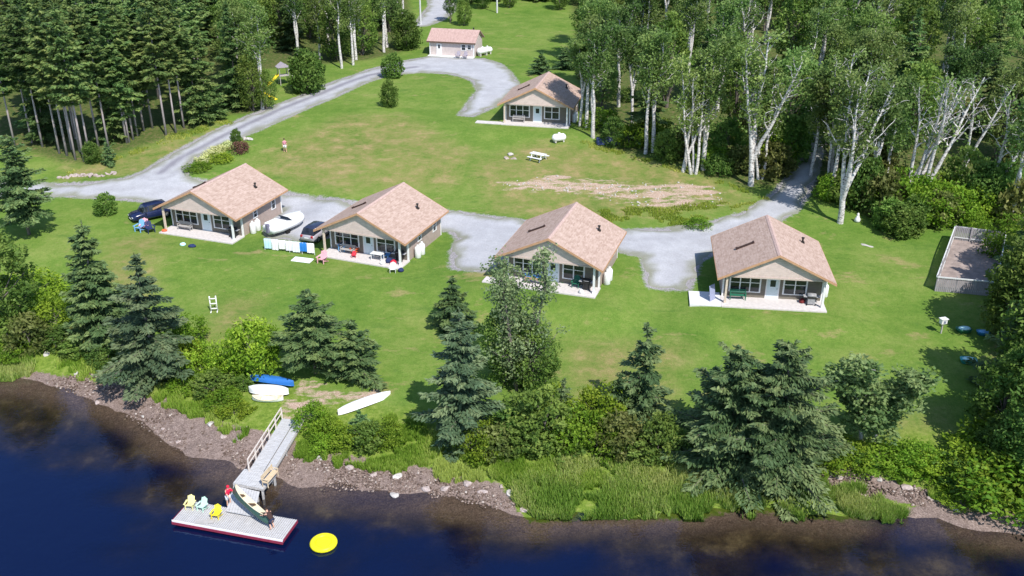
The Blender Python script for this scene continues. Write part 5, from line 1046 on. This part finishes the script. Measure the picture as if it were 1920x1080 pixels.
# ---- birches and leafy trees
BI = [birch(71, 15, 1, 0, (.03, 0), .95, .17, .42, 1.0, thick=1.3, nl=36), birch(72, 15.5, 2, .2, (0, 0), .85, .17, .3, thick=1.3, nl=36, fork=.22), birch(73, 15.5, 4, .26, (.03, 0), .5, .17, .3, thick=1.35, nl=34, fork=.16), birch(74, 13, 2, .22, (.14, 0), .22, .17, .35, thick=1.45, nl=30, fork=.12), birch(75, 14, 3, .2, (0, 0), .7, .17, .35, thick=1.25, nl=36), birch(76, 15, 3, .24, (0, 0), .95, .17, .3, thick=1.1, nl=38, fork=.35)]
BL = [broadleaf(81, 12, 3.0, M_BIR, .25, 60, .21, 80, cr=.3), broadleaf(82, 10, 3.0, M_DEC, .12, 60, .2, 80, cr=.3), broadleaf(83, 13.5, 2.6, M_DEC, .3, 60, .21, 75, cr=.32)]
fb = [(1100, 240, 0, 1.0, 'slim birch nearest the right wall of the upper cabin'), (1112, 258, 1, .95, 'two stemmed birch right of the upper cabin'), (1210, 288, 0, 1.0, 'white trunked birch at the lawn corner right of the covered stack'), (1225, 285, 1, 1.0, 'grey trunked birch just right of the white trunk at the lawn corner'),
      (1280, 322, 3, 1.0, 'thin leaning birch with a dead side limb at the wood edge'), (1300, 326, 4, 1.05, 'clump of birch stems at the wood edge above the bare patch'), (1318, 318, 1, 1.05, 'forked birch behind the birch clump above the bare patch'), (1408, 348, 2, 1.2, 'big many limbed white birch left of the shaded track'), (1425, 335, 4, 1.0, 'birch clump just behind the big many limbed birch left of the track'),
      (1575, 418, 2, 1.15, 'tallest foremost white birch right of the shaded track'), (1560, 340, 2, 1.05, 'birch with bare low branches at the right edge of the shaded track'), (1655, 378, 0, .95, 'single slim birch trunk between the foremost birch and the leaning ones'), (1692, 378, 3, 1.15, 'bare leaning white birch, left of the leaning three'), (1706, 382, 3, 1.2, 'bare leaning white birch, middle of the leaning three'), (1722, 386, 3, 1.25, 'bare leaning white birch, right of the leaning three'),
      (1845, 395, 3, 1.1, 'leaning birch above the fenced enclosure'), (1800, 330, 3, 1.0, 'leaning pale birch far right behind the small clearing'), (1895, 420, 1, .95, 'birch right of the fenced enclosure'), (1520, 330, 0, .9, 'slender birch beside the shaded track'), (1087, 236, 5, .85, 'leafy birch overhanging the right end of the upper cabin roof'), (1128, 175, 5, .95, 'birch behind the upper cabin, nearest the far lawn'), (1160, 200, 1, .95, 'birch right of the upper cabin, second row'), (1185, 235, 5, .9, 'leafy birch between the covered stack and the wood interior'), (1556, 372, 0, 1.0, 'birch shading the lower end of the track on its right side'), (1552, 345, 5, .9, 'leafy birch shading the middle of the track on its right side'), (1110, 120, 5, 1.0, 'leafy birch at the upper left corner of the birch wood')]
for i, (u, v, k, s, lb) in enumerate(fb): put(BI[k], u, v, {3: random.uniform(-.5, .5)}.get(k, None), s, lb)
fm = [(641, 128, 0, .95, 'slim white birch nearest the lane in the upper left stand'), (662, 122, 0, .9, 'slightly leaning white birch second from the lane shrub'), (668, 112, 1, .9, 'forked birch behind the leaning one near the lane'), (720, 98, 0, 1.05, 'straight white birch behind the round lane shrub'), (492, 205, 1, .95, 'forked birch rooted above the small yellow toy slide'), (443, 185, 0, .8, 'slim birch left of the forked birch in the upper left stand'), (560, 110, 1, .95, 'birch behind the climbing frame'), (600, 110, 0, .9, 'birch behind the large rounded shrub')]
for u, v, k, s, lb in [(1562, 310, 0, .95, 'leafy tree hugging the right side of the shaded track, nearest'), (1568, 275, 2, .95, 'leafy tree hugging the right side of the shaded track, middle'), (1572, 245, 1, 1.1, 'leafy tree hugging the right side of the shaded track, farthest'), (1612, 352, 0, .9, 'leafy tree behind the foremost white birch')]: put(BL[k], u, v, None, s, lb)
for u, v, k, s, lb in fm: put(BI[k], u, v, None, s, lb)
put(BL[1], 475, 208, 1, (.6, .6, .75), 'leafy tree at the foot of the forked birch by the toy slide'); put(BL[1], 500, 204, 3, (.5, .5, .55), 'small leafy tree beside the toy slide')
for x, y in scatter(WOODM, 66, 3.6, 62, 1.6):
    k = random.random(); pr = random.choice(BL) if k < .6 else (random.choice(BI[:2]) if k < .82 else pin[3]); g = ('leafy tree', 'birch', 'conifer')[0 if k < .6 else 1 if k < .82 else 2]
    put(pr, 0, 0, None, random.uniform(.85, 1.1), g+' inside the mixed stand between the left conifers and the shed', 'tree', PL[g]+' inside the upper left mixed stand', w=(x, y))
CLR = wpoly([(1720, 330), (1870, 320), (1880, 365), (1720, 372)])
ENC = np.array([(p.x, p.y) for p in pts_])
cnt = 0
def zone(x, y):
    u_ = 960+FPX*x/(y*cos(PITCH)+(CAMZ-5)*sin(PITCH)); side = 'between the upper cabin and the track' if u_ < 1500 else ('between the track and the leaning birches' if u_ < 1700 else 'at the far right')
    return (' deep in the upper right wood, ' if y > 165 else ' in the near upper right wood, ')+side
for x, y in scatter(WOODR, 215, 3.25, 63, 1.6):
    X1, Y1 = np.array([x]), np.array([y])
    if sdf(CLR, X1, Y1)[0] > -2 or sdf(ENC, X1, Y1)[0] > -2.5: continue
    k = random.random(); d = sdf(WOODR, X1, Y1)[0]
    if k < .42: pr, g = random.choice([BI[0], BI[1], BI[4], BI[5], BI[5], BI[2]]), 'birch'
    elif k < .86: pr, g = random.choice(BL), 'leafy tree'
    else: pr, g = pin[3], 'conifer'
    put(pr, 0, 0, None, random.uniform(.85, 1.12)*(.8 if d < 6 and g == 'leafy tree' else 1), g+zone(x, y), 'tree', PL[g]+' inside the upper right wood', w=(x, y))
# understorey along the right wood edge
for i, (u, v, s) in enumerate([(1150, 275, 1.0), (1180, 270, 1.2), (1250, 300, 1.1), (1330, 310, 1.3), (1360, 300, 1.5), (1345, 325, 1.0), (1390, 320, 1.3), (1450, 330, 1.4), (1480, 300, 1.5), (1440, 300, 1.6), (1590, 380, 1.5), (1620, 390, 1.5), (1650, 405, 1.5), (1665, 430, 1.2), (1710, 425, 1.2), (1735, 415, 1.7), (1770, 410, 1.8), (1810, 405, 1.6), (1640, 370, 1.8), (1700, 400, 1.7), (1750, 390, 1.9), (1800, 385, 1.7), (1840, 400, 1.5), (1560, 370, 1.3), (1275, 290, 1.5), (1220, 270, 1.5), (1130, 240, 1.3), (1600, 350, 1.7), (1870, 400, 1.7), (1905, 480, 1.6), (1915, 430, 1.8), (1825, 432, .8), (1760, 420, 1.3)]):
    put(random.choice(bs+[sh1]), u, v, None, (s, s, s*random.uniform(.8, 1.25)), 'dark green undergrowth bush along the edge of the upper right wood', 'shrub', 'bushes under the upper right wood')
for x, y in scatter(WOODR, 85, 4.5, 77, 1.0):
    if sdf(CLR, np.array([x]), np.array([y]))[0] > -1 or sdf(ENC, np.array([x]), np.array([y]))[0] > -2.5 or y > 160: continue
    s = random.uniform(.9, 1.7); put(random.choice(bs[1:]), 0, 0, None, (s, s, s*random.uniform(.6, 1.0)), 'low bush on the shaded floor inside the upper right wood', 'shrub', 'low floor plants inside the upper right wood', w=(x, y))
far_spots = [(x, y) for x in np.arange(-135, 136, 6.5) for y in (222, 231, 241, 252)]
for x, y in far_spots:
    x += random.uniform(-2.5, 2.5); y += random.uniform(-3, 3); zc = y*cos(PITCH)+30*sin(PITCH); uu = 960+FPX*x/zc
    if uu < -60 or uu > 1980 or road_sd(np.array([x]), np.array([y]))[0] > -2 or (770 < uu < 860 and y < 245): continue
    g = random.choice(('leafy tree', 'conifer')) if x > -40 else 'conifer'; put(random.choice(BL) if g == 'leafy tree' else pin[3], 0, 0, None, random.uniform(.9, 1.2), g+' in the far tree line along the top of the picture', 'tree', PL[g]+' of the far tree line', w=(x, y))
for i, (u, v, k, s, lb) in enumerate([(845, 42, 2, .5, 'small leafy tree behind the shed beside the far driveway'), (870, 48, 1, .5, 'low leafy tree behind the shed roof'), (905, 16, 1, .6, 'leafy tree at the top of the far lawn left of the pole'), (955, 14, 1, .5, 'low leafy tree right of the far pole'), (1050, 18, 1, .6, 'leafy tree at the top right of the far lawn'), (730, 60, 0, .8, 'leafy tree behind the bright rounded tree left of the shed')]): put(BL[k], u, v, None, s, lb)
# ================================================================ grass and stones that nobody could count
def blades(name, pts, h0, h1, mat, seed, wd=.035, lean=.35):
    r = np.random.default_rng(seed); n = len(pts); z = T(pts[:, 0], pts[:, 1]); base = np.c_[pts, z-.03]; h = r.uniform(h0, h1, n); a = r.uniform(0, 6.28, n); ln = r.uniform(0, lean, n)
    tip = base+np.c_[np.cos(a)*ln*h, np.sin(a)*ln*h, h]; sd = np.c_[-np.sin(a), np.cos(a), np.zeros(n)]*wd; mid = base*.45+tip*.55; mid[:, 2] += .06*h
    v = np.stack([base-sd, base+sd, mid+sd*.8, tip, mid-sd*.8], 1).reshape(-1, 3); q = (np.arange(n)[:, None]*5+np.array([0, 1, 2, 4])).reshape(-1, 4)
    q2 = (np.arange(n)[:, None]*5+np.array([4, 2, 3, 3])).reshape(-1, 4)
    me = bpy.data.meshes.new(name); tri = (np.arange(n)[:, None]*5+np.array([4, 2, 3])); loops = np.concatenate([q.ravel(), tri.ravel()]); me.vertices.add(len(v)); me.vertices.foreach_set('co', v.astype(np.float32).ravel()); me.loops.add(len(loops)); me.loops.foreach_set('vertex_index', loops.astype(np.int32)); me.polygons.add(2*n)
    me.polygons.foreach_set('loop_start', np.r_[np.arange(n)*4, n*4+np.arange(n)*3].astype(np.int32)); at = me.attributes.new('tint', 'FLOAT', 'POINT'); tt = np.clip((r.normal(.5, .2, n)+(fbm(pts[:, 0], pts[:, 1], 2.5, seed)-.5)*1.7)[:, None]+np.array([-.15, -.15, .05, .3, .05]), 0, 1); at.data.foreach_set('value', tt.astype(np.float32).ravel()); me.update(calc_edges=True); me.materials.append(mat)
    o = bpy.data.objects.new(name, me); C.objects.link(o); return tag(o, kind='stuff')
def ptsin(poly, n, seed, clump_=1.2, thr=.35):
    r = np.random.default_rng(seed); a0, a1 = poly.min(0), poly.max(0); p = r.uniform(a0, a1, (n*6, 2)); k = (sdf(poly, p[:, 0], p[:, 1])+(fbm(p[:, 0], p[:, 1], 2, seed)-.5)*2.4+(fbm(p[:, 0], p[:, 1], .7, seed+9)-.5)*1.6 > 0) & (fbm(p[:, 0], p[:, 1], clump_, seed+3) > thr); return p[k][:n]
g1 = [wpoly(q) for q in ([(960, 905), (1060, 870), (1260, 868), (1420, 930), (1400, 960), (1200, 977), (1040, 974), (970, 955)], [(1400, 940), (1480, 905), (1560, 910), (1640, 940), (1710, 966), (1640, 984), (1500, 973)], [(0, 665), (60, 662), (60, 700), (0, 716), (-80, 716), (-80, 665)])]
rp = np.concatenate([ptsin(p, n, 90+i, 1.8, .38) for i, (p, n) in enumerate(zip(g1, (30000, 18000, 6000)))])
# reeds standing in the shallows: root them near the surface
def reeds():
    o = blades('reeds', rp, .3, .75, M_RED, 91, .035, .75); return tag(o, 'green reeds and sedge along the waterline', 'reeds')
reeds()
g2 = [wpoly(q) for q in ([(280, 735), (330, 720), (450, 790), (480, 800), (470, 830), (380, 800), (300, 760)], [(560, 830), (640, 850), (760, 870), (880, 880), (960, 890), (900, 905), (780, 895), (640, 878), (560, 850)], [(880, 870), (1000, 855), (1260, 865), (1280, 890), (1120, 920), (960, 910)], [(720, 780), (800, 790), (880, 850), (860, 880), (740, 860)], [(60, 665), (220, 690), (300, 720), (300, 740), (200, 712), (100, 682)], [(1500, 900), (1560, 880), (1700, 905), (1900, 950), (1900, 965), (1740, 925), (1600, 885), (1520, 905)])]
gp = np.concatenate([ptsin(p, n, 190+i, 1.2, .4) for i, (p, n) in enumerate(zip(g2, (11000, 16000, 22000, 9000, 8000, 14000)))])
tag(blades('tall_grass', gp, .25, .6, M_GRS, 92, .03, .5), 'rough tall grass on the lake bank', 'grass')
gw = [wpoly(q) for q in ([(115, 330), (420, 240), (440, 235), (420, 225), (300, 262), (170, 315)], [(1100, 395), (1400, 380), (1440, 370), (1400, 395), (1250, 425), (1100, 415)], [(1085, 262), (1400, 352), (1400, 362), (1200, 300), (1085, 272)])]
gp = np.concatenate([ptsin(p, 5000, 290+i, 1.5, .45) for i, p in enumerate(gw)]); tag(blades('rough_grass', gp, .12, .35, M_GRS, 93, .035, .6), 'rough grass tufts at the wood edges', 'grass')
# pebbles: small faceted stones in one mesh
def pebbles(name, pts, s0, s1, mat, seed):
    r = np.random.default_rng(seed); n = len(pts); bm = bmesh.new(); bmesh.ops.create_icosphere(bm, subdivisions=1, radius=1); bv = np.array([v.co[:] for v in bm.verts]); bf = np.array([[v.index for v in f.verts] for f in bm.faces]); bm.free()
    s = r.uniform(s0, s1, (n, 1, 1))*r.uniform(.6, 1.2, (n, 1, 3))*np.array([1, 1, .6]); v = bv[None]*s*(1+r.normal(size=(n, len(bv), 1))*.12); a = r.uniform(0, 6.28, n); c_, s_ = np.cos(a)[:, None], np.sin(a)[:, None]
    x = v[:, :, 0]*c_-v[:, :, 1]*s_; y = v[:, :, 0]*s_+v[:, :, 1]*c_; z = v[:, :, 2]+T(pts[:, 0], pts[:, 1])[:, None]+.02; v = np.stack([x+pts[:, :1], y+pts[:, 1:2], z], -1).reshape(-1, 3); f = (bf[None]+(np.arange(n)*len(bv))[:, None, None]).reshape(-1, 3)
    return tag(rawmesh(name, v, f, mat, {'tint': np.repeat(r.uniform(0, 1, n), len(bv))}), kind='stuff')
mp, bp_ = mk('shore_stone', .95, .1); setc(mp, bp_, mixc(mp, .6, ramp(mp, attr(mp, 'tint'), [(0, (.1, .07, .055)), (.6, (.22, .16, .135)), (.93, (.36, .29, .25)), (1, (.5, .44, .4))]), ramp(mp, noise(mp, 6, 4), [(.3, .6), (.7, 1.2)]), 'MULTIPLY'))
pp = [wpoly(q) for q in ([(40, 690), (110, 680), (280, 740), (340, 800), (470, 835), (520, 870), (480, 885), (380, 862), (300, 825), (200, 755), (60, 712)], [(540, 860), (620, 872), (720, 885), (820, 898), (930, 905), (985, 955), (900, 945), (780, 925), (640, 912), (550, 900)], [(1500, 890), (1590, 878), (1700, 915), (1760, 930), (1850, 945), (1990, 955), (1990, 1005), (1900, 995), (1780, 965), (1640, 935), (1530, 915)])]
pts_p = np.concatenate([ptsin(p, n, 390+i, 2, .32) for i, (p, n) in enumerate(zip(pp, (1700, 1600, 2000)))]); tag(pebbles('shore_stones', pts_p, .03, .13, mp, 94), 'loose stones scattered over the muddy shore', 'stones')
tag(pebbles('gravel_patch_stones', ptsin(BARE, 160, 395, 1.6, .5), .05, .17, RKW, 96), 'pale stones strewn over the bare patch', 'stones')
# number the countable rows by their order in the photo, left to right
ORD = 'leftmost second third fourth fifth sixth seventh eighth ninth tenth eleventh twelfth thirteenth fourteenth fifteenth sixteenth seventeenth eighteenth nineteenth twentieth'.split()
def ordinal(i, n):
    if i == 0: return 'leftmost'
    if i == n-1: return 'rightmost'
    if i < 20: return ORD[i]+' from the left'
    return 'twenty-'*(i > 19 and i < 30)+'thirty-'*(i > 29)+['', 'first', 'second', 'third', 'fourth', 'fifth', 'sixth', 'seventh', 'eighth', 'ninth'][(i+1) % 10]+' from the left' if (i+1) % 10 else 'thirtieth from the left'
rows = {}
for o in C.objects:
    if o.parent is None and 'group' in o: rows.setdefault(o['group'], []).append(o)
for g_, os_ in rows.items():
    if not (g_.startswith(('shrubs on', 'front row', 'bushes under', 'boulders', 'trees at the right', 'conifers at the right', 'flowers'))): continue
    os_.sort(key=lambda o: o.location.x/(o.location.y*cos(PITCH)+(CAMZ-o.location.z)*sin(PITCH)))
    nm = g_.replace('shrubs', 'shrub').replace('conifers', 'conifer').replace('bushes', 'bush').replace('boulders', 'boulder').replace('trees at', 'tree at').replace('front row ', 'front ')
    for i, o in enumerate(os_): o['label'] = ordinal(i, len(os_)).replace('leftmost', 'leftmost').capitalize().lower()+' '+nm
print('OBJECTS', len(bpy.data.objects), 'KINDS', {k: v for k, v in USED.items()})
